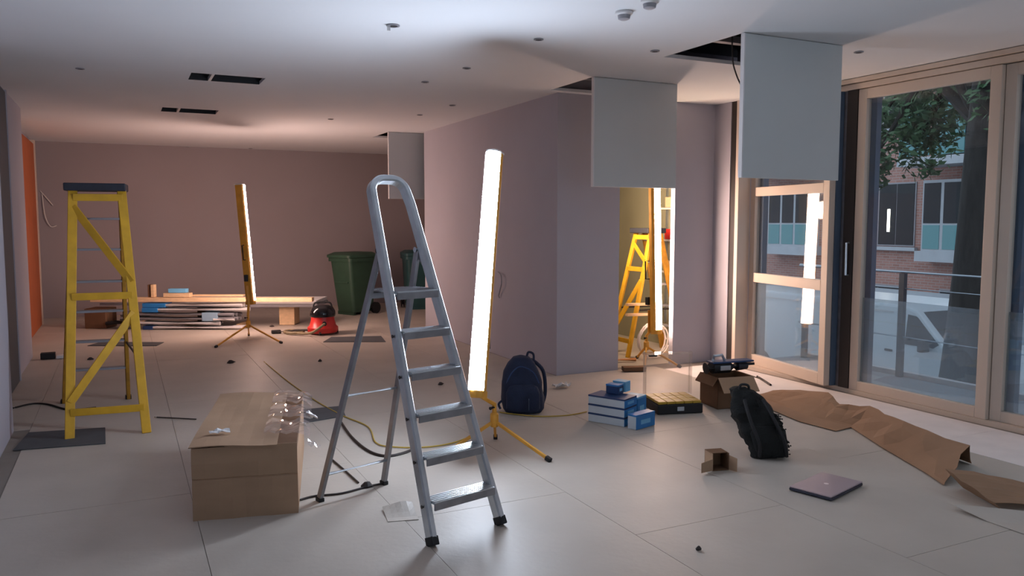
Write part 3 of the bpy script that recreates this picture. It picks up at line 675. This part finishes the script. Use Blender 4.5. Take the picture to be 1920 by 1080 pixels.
# ------------------------------------------------------------------ wheelie bins
def bin_(c, a, m, label):
    T = rotz(a, c); r = thing('wheelie_bin', label, 'bin', c, 'wheelie bins')
    def rr(hx, hy, z, n=6, cr=.06, oy=0):
        pts = []
        for qx, qy, t0 in ((1, 1, 0), (-1, 1, 90), (-1, -1, 180), (1, -1, 270)):
            for k in range(n):
                t = math.radians(t0+90*k/(n-1)); pts.append(V((qx*(hx-cr)+cr*math.cos(t), oy+qy*(hy-cr)+cr*math.sin(t), z)))
        return pts
    MB(T).loft([rr(.21, .24, .05, oy=.04), rr(.225, .27, .35, oy=.03), rr(.255, .31, .92)]).build('body', m, r, smooth=True)
    MB(T).loft([rr(.285, .34, .92), rr(.285, .34, .98)]).build('rim', m, r, smooth=True)
    MB(T).loft([rr(.29, .35, .985, oy=-.02), rr(.29, .35, 1.03, oy=-.02), rr(.22, .27, 1.075, oy=.0)]).build('lid', m, r, smooth=True)
    MB(T).cyl((-.2, .36, 1.0), (.2, .36, 1.0), .016).build('handle', m, r, smooth=True)
    MB(T).cyl((-.24, .27, .10), (.24, .27, .10), .012).build('axle', M_dark, r, smooth=True)
    for s in (-1, 1): MB(T).cyl((s*.225, .27, .10), (s*.275, .27, .10), .10, n=18).build('wheel', M_black, r, smooth=True)
    MB(T).bb(-.16, .16, -.285, -.235, .55, .58).build('grip_ledge', m, r)
    MB(T).bb(-.2, .2, -.19, -.15, .0, .06).build('foot', m, r)
bin_((3.58, 13.62, 0), math.radians(-62), M_bin, 'green wheelie bin with the lid overhanging, left of the silver ladder rail')
bin_((4.87, 13.95, 0), math.radians(-10), M_bin2, 'dark teal wheelie bin half hidden behind the block wall')

# ------------------------------------------------------------------ backpacks
def sring(c, hw, hd, ax, ay, n=28, e=2.6):
    out = []
    for k in range(n):
        t = 2*math.pi*k/n; ct, st = math.cos(t), math.sin(t)
        out.append(c+ax*(hw*math.copysign(abs(ct)**(2/e), ct))+ay*(hd*math.copysign(abs(st)**(2/e), st)))
    return out
def soft(rings, amp, fr):
    out = []
    for R in rings:
        c = sum(R, V())/len(R); out.append([p+(p-c).normalized()*amp*noise.noise(p*fr) for p in R])
    return out
def backpack_blue():
    c = V((2.99, 5.93, 0)); ax = AX.copy(); ay = AD.copy()       # front faces the camera
    r = thing('backpack', 'dark navy blue backpack standing against the block wall', 'backpack', c)
    prof = [(.0, .155, .09), (.03, .175, .115), (.12, .18, .13), (.25, .172, .125), (.34, .15, .11), (.41, .115, .085), (.455, .07, .06), (.47, .02, .02)]
    rings = [sring(c+V((0, 0, z+.004))-ax*(.02*(z/.47))+ay*(.05*z/.47), w, d, ax, ay) for z, w, d in prof]
    rings2 = []
    for i in range(len(rings)-1):
        for k in range(4): rings2.append([a.lerp(b, k/4) for a, b in zip(rings[i], rings[i+1])])
    rings2.append(rings[-1])
    MB().loft(soft(rings2, .014, 9)).build('body', M_pack, r, smooth=True)
    pp = [(.03, .12, .035), (.05, .14, .05), (.18, .14, .055), (.23, .125, .04), (.25, .09, .02)]
    pk = MB().loft(soft([sring(c+V((0, 0, z))-ay*.105, w, d, ax, ay) for z, w, d in pp], .008, 12)).build('front_pocket', M_pack, r, smooth=True)
    MB().beam(c-ay*.162+ax*.045+V((0, 0, .06)), c-ay*.165+ax*.045+V((0, 0, .145)), .09, .004, up=ax).build('patch', M_packg, pk)
    MB().tube(smooth_path([c+ay*.05+ax*.03+V((0, 0, .455)), c+ax*.045+ay*.04+V((0, 0, .50)), c+ax*.085+ay*.04+V((0, 0, .485)), c+ax*.09+ay*.04+V((0, 0, .43))]), .010).build('grab_handle', M_pack, r, smooth=True)
    MB().tube(smooth_path([c+ax*.07+ay*.1+V((0, 0, .43)), c+ax*.17+ay*.12+V((0, 0, .33)), c+ax*.19+ay*.1+V((0, 0, .15)), c+ax*.16+ay*.08+V((0, 0, .03))]), .016).build('shoulder_strap', M_pack, r, smooth=True)
    MB().tube(smooth_path([c-ax*.17+V((0, 0, .10)), c-ax*.205-ay*.02+V((0, 0, .07)), c-ax*.19-ay*.03+V((0, 0, .03))]), .010).build('side_strap', M_pack, r, smooth=True)
    MB().tube([p-ay*.004 for p in smooth_path([c-ay*.125-ax*.14+V((0, 0, .27)), c-ay*.12-ax*.09+V((0, 0, .36)), c-ay*.085-ax*.02+V((0, 0, .40)), c-ay*.12+ax*.08+V((0, 0, .36)), c-ay*.125+ax*.13+V((0, 0, .27))])], .005, 6).build('zip', M_blue_d, r, smooth=True)
backpack_blue()
def bag_black():
    c = V((3.90, 4.06, 0)); ax = AX; ay = AD
    r = thing('rucksack', 'black shaggy rucksack leaning over in front of the tool carton', 'backpack', c)
    prof = [(.0, .105, .08, 0), (.025, .125, .105, 0), (.10, .14, .115, -.02), (.20, .145, .115, -.055), (.30, .135, .10, -.10), (.38, .11, .085, -.135), (.43, .075, .055, -.15), (.45, .03, .02, -.155)]
    rings = [sring(c+V((0, 0, z+.004))+ax*(o+.02)+ay*(z*.3), w, d, ax, ay, 30) for z, w, d, o in prof]
    rings2 = []
    for i in range(len(rings)-1):
        for k in range(5): rings2.append([a.lerp(b, k/5) for a, b in zip(rings[i], rings[i+1])])
    rings2.append(rings[-1])
    MB().loft(soft(soft(rings2, .045, 10), .02, 32)).build('body', M_bag, r, smooth=True)
    pp = [(.03, .09, .03), (.06, .10, .05), (.17, .10, .05), (.22, .08, .03)]
    MB().loft(soft([sring(c+V((0, 0, z))+ax*(.03-z*.28)-ay*(.09-z*.25), w, d, ax, ay) for z, w, d in pp], .02, 16)).build('front_pocket', M_bag, r, smooth=True)
    for s in (-1, 1):
        MB().tube(smooth_path([c+ax*(-.10+s*.06)-ay*.02+V((0, 0, .41)), c+ax*(-.06+s*.08)-ay*.11+V((0, 0, .28)), c+ax*(s*.085)-ay*.14+V((0, 0, .13)), c+ax*(.02+s*.09)-ay*.11+V((0, 0, .03))]), .012).build('shoulder_strap', M_black, r, smooth=True)
    MB().tube(smooth_path([c+ax*-.16+ay*.1+V((0, 0, .43)), c+ax*-.15+ay*.09+V((0, 0, .475)), c+ax*-.10+ay*.09+V((0, 0, .47)), c+ax*-.09+ay*.1+V((0, 0, .42))]), .009).build('grab_handle', M_black, r, smooth=True)
    random.seed(5)
    for k in range(26):
        t = random.uniform(.02, .30); q = c+ax*(.15-t*.3+random.uniform(-.01, .02))-ay*random.uniform(-.02, .09)+V((0, 0, t))
        MB().tube([q-ax*.03, q+ax*.012+V((0, 0, random.uniform(-.01, .012)))], .013, 5, .006).build('loop', M_bag, r)
bag_black()

# ------------------------------------------------------------------ blue and white product boxes
def product_box(T, dims, label, lid=M_blue_d, front=M_blue, side=M_boxw, z=.004):
    L, W, Hh = dims; r = thing('product_box', label, 'box', T @ V((L/2, W/2, z)), 'blue and white product boxes')
    MB(T).bb(0, L, 0, W, z, z+Hh-.014).build('carton_body', side, r, bevel=.002)
    MB(T).bb(-.002, L+.002, -.002, W+.002, z+Hh-.0145, z+Hh-.001).build('lid', lid, r, bevel=.002)
    MB(T).bb(L, L+.003, .001, W-.001, z+.001, z+Hh-.015).build('end_label', front, r)
    MB(T).bb(L+.003, L+.004, W*.25, W*.75, z+Hh*.3, z+Hh*.6).build('printed_panel', M_blue_l, r)
ang = math.atan2(5.12-5.407, 3.46-3.312)
T1 = rotz(ang, (3.312, 5.407, 0))
for i, lb in enumerate(('lowest', 'middle', 'topmost')):
    product_box(T1, (.325, .20, .072), 'long white product box with dark lid, %s of the stack of three' % lb, z=.004+.0725*i)
T2 = rotz(math.radians(197), (3.758, 5.10, 0)); 
product_box(rotz(math.radians(17-90), (3.465, 5.075, 0)), (.08, .235, .115), 'white-sided blue product box on the floor in front of the stack', M_blue, M_blue)
product_box(rotz(ang, (3.60, 5.36, 0)), (.14, .15, .19), 'taller blue product box behind the front one', M_blue_l, M_blue, M_blue)
product_box(rotz(ang, (3.46, 5.38, 0)), (.11, .085, .075), 'small blue box on top of the stack, left one', M_blue, M_blue_d, M_blue_d, z=.004+.219)
product_box(rotz(ang, (3.56, 5.43, 0)), (.11, .085, .085), 'small light blue box on top of the stack, right one', M_blue_l, M_blue_l, M_blue_l, z=.004+.219)

# ------------------------------------------------------------------ open tool organiser
def organiser():
    a = math.atan2(5.221-5.323, 4.307-3.93); T = rotz(a, (3.93, 5.323, 0)); W, D = .40, .36
    r = thing('tool_organiser', 'black tool organiser with yellow trays and clear lid open', 'tool case', T @ V((W/2, D/2, 0)))
    MB(T).bb(0, W, 0, D, .004, .085).build('base', M_blackgloss if False else M_black, r, bevel=.008)
    for i in range(5):
        for j in range(3):
            x0, y0 = .012+i*.076, .012+j*.115
            t = MB(T).bb(x0, x0+.072, y0, y0+.110, .086, .108).build('tray', M_org_y, r, bevel=.004)
    MB(T).bb(.17, .23, -.01, 0, .03, .065).build('latch', M_steel, r, bevel=.003)
    l0 = MB(T).bb(0, W+.03, D-.012, D-.004, .10, .47).build('lid', M_clear, r)
    for x0, x1, z0, z1 in ((0, .012, .10, .47), (W+.018, W+.03, .10, .47), (0, W+.03, .455, .47)):
        MB(T).bb(x0, x1, D-.055, D-.002, z0, z1).build('lid_rim', M_clear, l0)
    MB(T).bb(.05, .12, D-.02, D+.005, .43, .445).build('lid_catch', M_black, l0)
organiser()
def tool_carton():
    c = V((4.70, 5.38, 0)); a = math.radians(-10); T = rotz(a, c); W, D, Hh = .34, .30, .27
    r = thing('open_carton', 'open brown carton with tools on it, behind the black rucksack', 'box', c)
    t = .006
    for x0, x1, y0, y1 in ((-W/2, W/2, -D/2, -D/2+t), (-W/2, W/2, D/2-t, D/2), (-W/2, -W/2+t, -D/2, D/2), (W/2-t, W/2, -D/2, D/2)):
        MB(T).bb(x0, x1, y0, y1, .004, Hh).build('side_panel', M_card_d, r)
    MB(T).bb(-W/2, W/2, -D/2, D/2, .004, .01).build('bottom_panel', M_card_d, r)
    for (p, q, e) in (((-W/2, -D/2, Hh), (-W/2, D/2, Hh), (-.05, 0, -.07)), ((W/2, -D/2, Hh), (W/2, D/2, Hh), (.13, 0, -.05)), ((-W/2, -D/2, Hh), (W/2, -D/2, Hh), (0, -.10, -.11))):
        p, q, e = V(p), V(q), V(e); MB(T).loft([[p, q, q+e, p+e], [x+V((0, 0, .005)) for x in (p, q, q+e, p+e)]]).build('flap', M_card if e.x >= 0 else M_card_d, r)
    t2 = thing('power_tool', 'black power tool lying across the open carton', 'tool', c+V((0, 0, Hh)))
    Tt = rotz(math.radians(-8), c+V((0, 0, Hh+.008)))
    MB(Tt).tube([(-.21, .0, .055), (-.15, .0, .06), (.02, .0, .06)], .05, 14, .055).build('motor_body', M_black, t2, smooth=True)
    MB(Tt).tube([(.02, 0, .06), (.10, 0, .06), (.20, 0, .058)], .05, 14, .03).build('gear_head', M_navycap, t2, smooth=True)
    MB(Tt).bb(-.17, .24, -.055, .055, .10, .115).build('base_plate', M_blue_d, t2, bevel=.004)
    MB(Tt).bb(-.1, .0, -.066, -.05, .04, .08).build('label_plate', M_steel, t2, bevel=.003)
    MB(Tt).tube([(-.14, 0, .11), (-.13, 0, .16), (-.05, 0, .165), (-.02, 0, .11)], .014, 8).build('grip', M_steel, t2, smooth=True)
    MB(Tt).beam((.16, 0, .07), (.27, -.01, .075), .02, .02).build('bit', M_black, t2)
tool_carton()
def small_carton():
    c = V((3.42, 3.99, 0)); T = rotz(math.radians(-14), c); r = thing('small_carton', 'tiny open cardboard carton lying on the empty floor', 'box', c)
    s = .115; t = .004
    MB(T).bb(-s/2, s/2, s/2-t, s/2, .004, s).build('back_panel', M_card_d, r)
    MB(T).bb(-s/2, -s/2+t, -s/2, s/2, .004, s).build('side_panel', M_card, r)
    MB(T).bb(s/2-t, s/2, -s/2, s/2, .004, s).build('side_panel', M_card_d, r)
    MB(T).bb(-s/2, s/2, -s/2, s/2, .003, .007).build('bottom_panel', M_card_d, r)
    MB(T).bb(-s/2, s/2, -s/2+.02, s/2, s-t, s).build('top_panel', M_card_d, r)
    MB(T).loft([[V(p) for p in ((-s/2, -s/2, .005), (-s/2, -s/2, .08), (-s/2-.10, -s/2-.05, .075), (-s/2-.10, -s/2-.05, .012))], [V(p)+V((.002, .004, 0)) for p in ((-s/2, -s/2, .005), (-s/2, -s/2, .08), (-s/2-.10, -s/2-.05, .075), (-s/2-.10, -s/2-.05, .012))]]).build('flap', M_card, r)
    MB(T).loft([[V(p) for p in ((s/2, -s/2, .005), (s/2, -s/2, .10), (s/2+.03, -s/2-.05, .09), (s/2+.03, -s/2-.05, .005))], [V(p)+V((.003, .003, 0)) for p in ((s/2, -s/2, .005), (s/2, -s/2, .10), (s/2+.03, -s/2-.05, .09), (s/2+.03, -s/2-.05, .005))]]).build('flap', M_card, r)
small_carton()
def laptop():
    c = V((3.747, 3.389, 0)); T = rotz(math.radians(16.5), c); W, D = .405, .262
    r = thing('laptop', 'closed silver laptop with a pale round emblem on the floor', 'laptop', c)
    MB(T).bb(-W/2, W/2, -D/2, D/2, .006, .022).build('base', M_lapb, r, bevel=.004)
    ld = MB(T).bb(-W/2+.002, W/2-.002, -D/2+.002, D/2-.002, .023, .031).build('lid', M_laptop, r, bevel=.003)
    MB(T).cyl((0, 0, .0305), (0, 0, .0318), .014, n=20).build('emblem', M_emb, ld)
    MB(T).cyl((-W/2+.04, D/2-.002, .022), (W/2-.04, D/2-.002, .022), .007).build('hinge', M_lapb, r, smooth=True)
    for sx in (-1, 1):
        for sy in (-1, 1): MB(T).cyl((sx*(W/2-.03), sy*(D/2-.03), .0012), (sx*(W/2-.03), sy*(D/2-.03), .007), .008).build('rubber_foot', M_black, r)
laptop()

# ------------------------------------------------------------------ crumpled kraft paper along the glazing
def kraft():
    st = [((5.16, 5.5), (5.36, 5.5, .03)), ((5.13, 5.2), (5.40, 5.22, .09)), ((5.03, 4.74), (5.37, 4.86, .14)), ((5.05, 4.52), (5.24, 4.64, .10)),
          ((5.06, 4.34), (5.18, 4.28, .16)), ((4.80, 3.84), (5.03, 3.95, .16)), ((4.58, 3.36), (4.92, 3.60, .165)), ((4.45, 3.12), (4.86, 3.26, .15))]
    random.seed(4); out = []
    for i in range(len(st)-1):
        for k in range(3):
            t = k/3 if i < len(st)-2 else k/2; b = V((*st[i][0], 0)).lerp(V((*st[i+1][0], 0)), t); c_ = V(st[i][1]).lerp(V(st[i+1][1]), t)
            def nz(a): return V((random.uniform(-a, a), random.uniform(-a, a), random.uniform(-a*.6, a*.6)))
            z0 = V((0, 0, .0065)); fw = .22 if i < 4 else .03
            row = [b+V((-fw, -.10*fw/.22, 0))+z0, b+V((-.02, -.01, .002))+z0, b+z0+V((0, 0, .012)), b.lerp(c_, .35)+nz(.018)+z0+V((0, 0, .012)), b.lerp(c_, .7)+nz(.018)+z0+V((0, 0, .01)), c_+nz(.010)+z0,
                   c_+V((.06, .03, -c_.z*.35))+z0, c_+V((.10, .05, -c_.z*.8))+z0, V((c_.x+.13, c_.y+.06, 0))+z0]
            out.append(row)
    o = MB().sheet(out).build('kraft_paper', M_paper)
    md = o.modifiers.new('thickness', 'SOLIDIFY'); md.thickness = .003; md.offset = 1
    tag(o, 'long crumpled brown kraft paper ridge along the glazing', 'paper')
    # nearer sheet, its free edge rolled over
    a0, a1 = V((4.52, 3.05, 0)), V((4.98, 3.42, 0)); rows = []
    dirv = V((-.42, -.90, 0)).normalized(); sd = V((.9, -.42, 0))
    for i in range(13):
        u = i/12; row = []
        base = V((4.43, 3.05, 0))+dirv*(.36*u)
        for j in range(15):
            v = j/14
            if v < .45:        # rolled edge
                t = v/.45*math.pi*1.05; R = .058*(1-.7*u); q = base+sd*(R-R*math.cos(t))*-1+sd*.06+V((0, 0, .0085+R+R*math.sin(t-math.pi/2)))
            else:
                s = (v-.45)/.55; R = .058*(1-.7*u); q = base+sd*(.06+s*.62)+V((0, 0, .0085+2*R*(1-s)**1.6))
            q += V((0, 0, .012*noise.noise(V((i*.5, j*.4, 1.7)))*(1 if v > .3 else .2))); q.z = max(q.z, .0075); row.append(q)
        rows.append(row)
    o = MB().sheet(rows).build('kraft_paper', M_paper)
    md = o.modifiers.new('thickness', 'SOLIDIFY'); md.thickness = .003; md.offset = 1
    tag(o, 'curled brown paper end with a dark hollow roll', 'paper')
    g = [[V((4.1+1.0*i/10, 2.84-.09*i-(2.2-.09*i)*j/10, .0040+.004*abs(noise.noise(V((i*.6, j*.5, 4.4))))+(.026*(1-i/14) if j == 0 else 0))) for j in range(11)] for i in range(11)]
    o = MB().sheet(g, .002).build('kraft_paper', M_board); tag(o, 'flat floor paper sheet lifting at the lower right corner', 'paper')
kraft()

# ------------------------------------------------------------------ clutter in the small room
def clutter():
    # hanging cables
    for i, (x, y, lb) in enumerate(((5.55, 8.75, 'left'), (5.66, 8.9, 'middle'), (5.74, 8.8, 'right'))):
        pts = [(x, y, 2.88), (x+.02, y, 2.2), (x-.05+.03*i, y, 1.7), (x-.10+.05*i, y+.02, 1.25), (x-.06, y, 1.0)]
        tag(MB().tube(smooth_path(pts), .011, 6).build('hanging_cable', M_cabk, smooth=True), 'dark cable hanging behind the doorway, %s of the three' % lb, 'cable', 'cables in the doorway')
    c = V((5.50, 7.58, .19)); ps = []
    for k in range(60):
        t = k/60*2*math.pi*3; ps.append(c+V((.20*math.cos(t)+.004*k/10, .03*math.sin(t*1.3), .20*math.sin(t)+.03+.004*math.sin(t*5))))
    tag(MB().tube(ps, .010, 6).build('cable_coil', M_cabw, smooth=True), 'coil of white cable standing inside the doorway', 'cable coil')
    # narrow wall shelves on the side wall
    r = thing('wall_shelf', 'narrow white wall shelves behind the doorway lamp', 'shelf', (6.29, 8.0, .3))
    for y in (7.62, 8.38): MB().bb(6.275, 6.298, y-.012, y+.012, .3, 2.3).build('upright', M_steel, r)
    for z in (.95, 1.35, 1.75, 2.15): MB().bb(6.17, 6.275, 7.58, 8.42, z, z+.022).build('shelf', M_white, r)
    for z, w_ in ((.975, 'lowest'), (1.375, 'second'), (1.775, 'third')):
        for y, m_, h, nm in ((7.76, M_card, .25, 'brown'), (7.98, M_white, .18, 'white'), (8.2, M_red if w_ == 'second' else M_wood, .13, 'red' if w_ == 'second' else 'pale wooden')):
            tag(MB().bb(6.18, 6.268, y-.085, y+.085, z, z+h).build('stored_box', m_, bevel=.005), '%s box stored on the %s wall shelf behind the doorway' % (nm, w_), 'box', 'boxes on the wall shelves')
    for i, (x, y, s, m_, lb) in enumerate(((5.05, 7.95, .14, M_card_d, 'brown'), (5.02, 8.5, .2, M_greyp, 'grey'), (5.25, 8.95, .24, M_dark, 'dark'))):
        T = rotz(.4*i, (x, y, 0)); b = thing('site_tub', lb+' site tub on the floor behind the doorway', 'tub', (x, y, 0), 'tubs behind the doorway')
        MB(T).lathe([(s*.75, .004), (s*.95, .2), (s, .21), (s, .23)], (0, 0, 0), 18).build('body', m_, b, smooth=True)
        MB(T).tube([(-s, 0, .22), (-s*.6, 0, .34), (s*.6, 0, .34), (s, 0, .22)], .006, 6).build('handle', M_steel, b)
    tag(MB().beam((4.76, 7.08, .03), (4.99, 7.0, .03), .10, .045).build('timber_batten', M_card_d, bevel=.004), 'dark batten lying across the doorway threshold', 'batten')
    tag(MB().cyl((4.86, 7.62, .03), (5.22, 7.5, .03), .022).build('copper_pipe', mat('copper', 'd59a6c', .35, .6), smooth=True), 'shiny pipe lying just inside the doorway', 'pipe')
    for i, z in enumerate((.52, .64)):
        tag(MB().beam((5.22, 7.70, z), (5.62, 7.70, z-.01), .05, .03).build('timber_rail', M_wood, bevel=.003), ('lower', 'upper')[i]+' pale rail clamped across the lit yellow ladder', 'rail', 'rails on the lit ladder')
    # added wall lamp, out of view, brightens the yellow ladder behind the doorway
    b = thing('added_bulkhead_lamp', 'added unseen bulkhead lamp lighting the yellow ladder in the small room', 'lamp', (4.79, 7.95, 1.7))
    MB().bb(4.782, 4.83, 7.72, 8.18, 1.62, 1.86).build('lamp_body', M_white, b, bevel=.005)
    MB().bb(4.83, 4.865, 7.74, 8.16, 1.64, 1.84).build('diffuser', mat('added_lamp_glow', 'f4f4f4', .4, emit=((1, .74, .50), 70.0)), b, bevel=.01)
clutter()

# ------------------------------------------------------------------ outside
GZ = -1.8
struct('balcony', MB().bb(6.32, 7.42, YN, 7.15, -.25, -.03), M_pave, 'narrow balcony slab outside the glazing', 'balcony')
def railing():
    r = thing('balcony_railing', 'steel balcony railing with three thin bars outside the glazing', 'railing', (7.3, 5, -.03))
    for y in (1.2, 2.7, 4.2, 5.69, 7.0): MB().bb(7.275, 7.325, y-.03, y+.03, -.03, 1.06).build('post', M_post, r)
    for z, rad in ((1.075, .02), (.905, .011), (.395, .011)): MB().cyl((7.3, .5, z), (7.3, 7.1, z), rad).build('rail', M_steel, r, smooth=True)
    MB().bb(7.34, 7.42, .5, 7.1, -.03, .02).build('kerb_strip', M_white, r)
railing()
struct('street', MB().bb(7.3, 24, -25, 60, GZ-.2, GZ), M_asph, 'grey street below the balcony', 'street')
struct('pavement', MB().bb(16.8, 20, -25, 60, GZ, GZ+.14), M_pave, 'pale pavement along the brick house', 'pavement')
def house():
    X = 20.0; r = thing('brick_house', 'brown brick apartment house across the street', 'building', (X+1, 14, GZ))
    MB().bb(X, X+5, -25, 60, GZ, 12).build('wall', M_brick, r)
    MB().bb(X-.06, X, -25, 60, GZ, -.35).build('plinth', M_stone, r)
    def win(y0, y1, z0, z1, sill=True, lit=False):
        f = MB().bb(X-.03, X+.05, y0-.04, y1+.04, z0-.04, z1+.04).build('window', M_greyp, r)
        ym = (y0+y1)/2
        for a, b in ((y0, ym-.015), (ym+.015, y1)): MB().bb(X-.045, X-.031, a, b, z0, z1).build('pane', M_winb, f)
        if sill: MB().bb(X-.16, X-.03, y0-.15, y1+.15, z0-.16, z0-.06).build('sill', M_stone, f)
    def bay(y0, y1, z0, z1):
        f = MB().bb(X-.5, X, y0, y1, z0, z1).build('bay_window', M_stone, r)
        n = 3; st = (y1-y0)/n
        for k in range(n): MB().bb(X-.515, X-.501, y0+st*k+.05, y0+st*(k+1)-.05, z0+.75, z1-.08).build('pane', M_winb, f)
        for k in range(n): MB().bb(X-.515, X-.501, y0+st*k+.05, y0+st*(k+1)-.05, z0+.06, z0+.70).build('pane', M_teal, f)
        MB().bb(X-.62, X, y0-.1, y1+.1, z0-.28, z0).build('sill', M_stone, f)
    for y0 in (15.3, 21.6, 24.5, 8.9, 5.6): win(y0, y0+1.15, .93, 2.66)
    for y0 in (12.95, 18.7, 27): bay(y0, y0+1.75, .80, 2.7)
    for y0 in (15.2, 21.5, 8.9, 5.6, 2.4): win(y0, y0+1.2, 4.3, 6.1)
    for y0 in (15.6, 18.6, 22, 9, 12.8, 26): win(y0, y0+1.6, -1.3, -.28, False)
    for y0 in (12.1, 18.2):
        b = MB().bb(X-1.2, X, y0, y0+2.9, 3.05, 3.27).build('balcony_slab', M_stone, r)
        for k in range(3): MB().bb(X-1.2, X-1.17, y0+.03+k*.96, y0+.92+k*.96, 3.3, 4.6).build('balcony_panel', M_teal, b)
        MB().bb(X-1.22, X-1.15, y0, y0+2.9, 4.6, 4.65).build('balcony_rail', M_stone, b)
        MB().bb(X-.04, X-.02, y0+.3, y0+2.6, 3.3, 5.4).build('pane', M_winb, r)
    # lit tube inside the window opposite
    MB().bb(X-.06, X-.046, 16.07, 16.15, 1.30, 1.95).build('lit_tube', mat('tube_far', 'ffffff', .4, emit=((1, .92, .75), 6.0)), r)
house()
def van():
    x0, x1 = 12.3, 14.2; r = thing('white_van', 'white van parked in the street below the balcony', 'van', (13, 11, GZ))
    prof = [(14.2, GZ+.35), (14.2, .05), (13.9, .14), (9.55, .13), (9.3, .06), (8.75, -.52), (8.05, -.72), (7.85, -.95), (7.8, GZ+.35)]
    MB().prism([V((x0, a, b)) for a, b in prof], (x1-x0, 0, 0)).build('body', M_van, r, bevel=.05)
    cabw = [(9.45, -.02), (9.28, -.04), (8.85, -.48), (8.95, -.55), (9.5, -.55)]
    MB().prism([V((x0-.012, a, b)) for a, b in cabw], (.012, 0, 0)).build('side_window', M_winb, r)
    MB().beam((x0+.95, 9.27, .03), (x0+.95, 8.80, -.47), 1.6, .012).build('windscreen', M_winb, r)
    for y in (8.5, 13.0):
        for x in (x0+.08, x1-.08): 
            wv = MB().cyl((x-.1, y, GZ+.34), (x+.1, y, GZ+.34), .33, n=20).build('wheel', M_black, r, smooth=True)
            MB().cyl((x-.115, y, GZ+.34), (x-.1, y, GZ+.34), .18, n=16).build('hubcap', M_steel, wv)
    MB().bb(x0-.015, x0, 9.75, 13.6, -.02, .01).build('roof_trim', M_white, r)
    MB().bb(x0-.015, x0, 9.6, 9.63, -1.2, 0).build('door_seam', M_greyp, r)
    MB().bb(x0-.02, x0, 9.75, 9.9, -.72, -.68).build('door_handle', M_black, r)
    MB().bb(x0-.2, x0-.02, 9.0, 9.12, -.62, -.42).build('mirror', M_black, r, bevel=.02)
    MB().bb(x0+.1, x0+.35, 7.82, 7.95, -1.15, -.98).build('headlight', M_steel, r)
van()
def tree(base, lean, th, crown, label, n, rl, seed):
    random.seed(seed); b = V(base); r = thing('street_tree', label, 'tree', b, 'street trees')
    top = b+V(lean)
    tr = [b.lerp(top, t)+V((.06*math.sin(t*7), .05*math.cos(t*5), 0)) for t in [k/10 for k in range(11)]]
    MB().tube(tr, th, 12, th*.6).build('trunk', M_bark, r, smooth=True)
    m = MB()
    for cx, cy, cz, cr in crown:
        p = top.lerp(V((cx, cy, cz)), .5)+V((0, 0, .2))
        MB().tube([tr[7], p, V((cx, cy, cz))], th*.35, 6, .02).build('branch', M_bark, r, smooth=True)
        for k in range(n):
            d = V((random.gauss(0, 1), random.gauss(0, 1), random.gauss(0, 1))).normalized()*cr*random.random()**.45
            q = V((cx, cy, cz))+d; a = V((random.gauss(0, 1), random.gauss(0, 1), random.gauss(0, 1))).normalized(); e = a.orthogonal().normalized()
            s_ = rl*random.uniform(.6, 1.3)
            m.add([q-a*s_, q+e*s_*.5, q+a*s_, q-e*s_*.5], [(0, 1, 2, 3)])
    f = m.build('foliage', M_leaf, r); f['kind'] = 'stuff'
tree((10.5, 7.22, GZ), (.1, -.25, 6.6), .34, [(11.3, 9.3, 3.35, .7), (11.4, 8.7, 2.85, .6), (11.2, 9.5, 2.45, .4), (11.3, 8.4, 3.2, .5), (11.0, 8.1, 3.9, .8), (11.2, 9.0, 4.4, .9), (10.6, 6.6, 3.3, .7), (10.8, 6.9, 4.6, 1.2), (10.2, 6.0, 4.0, .9)], 'leafy street tree with a thick dark trunk outside the glazing', 700, .075, 21)
tree((15.6, 10.0, GZ+.0), (.0, .3, 6.5), .2, [(15.6, 10.3, 4.4, 1.2), (15.4, 11.4, 4.8, 1.0), (15.7, 9.4, 5.0, 1.1), (15.5, 12.2, 4.2, .8)], 'second street tree farther off near the brick house', 500, .1, 22)
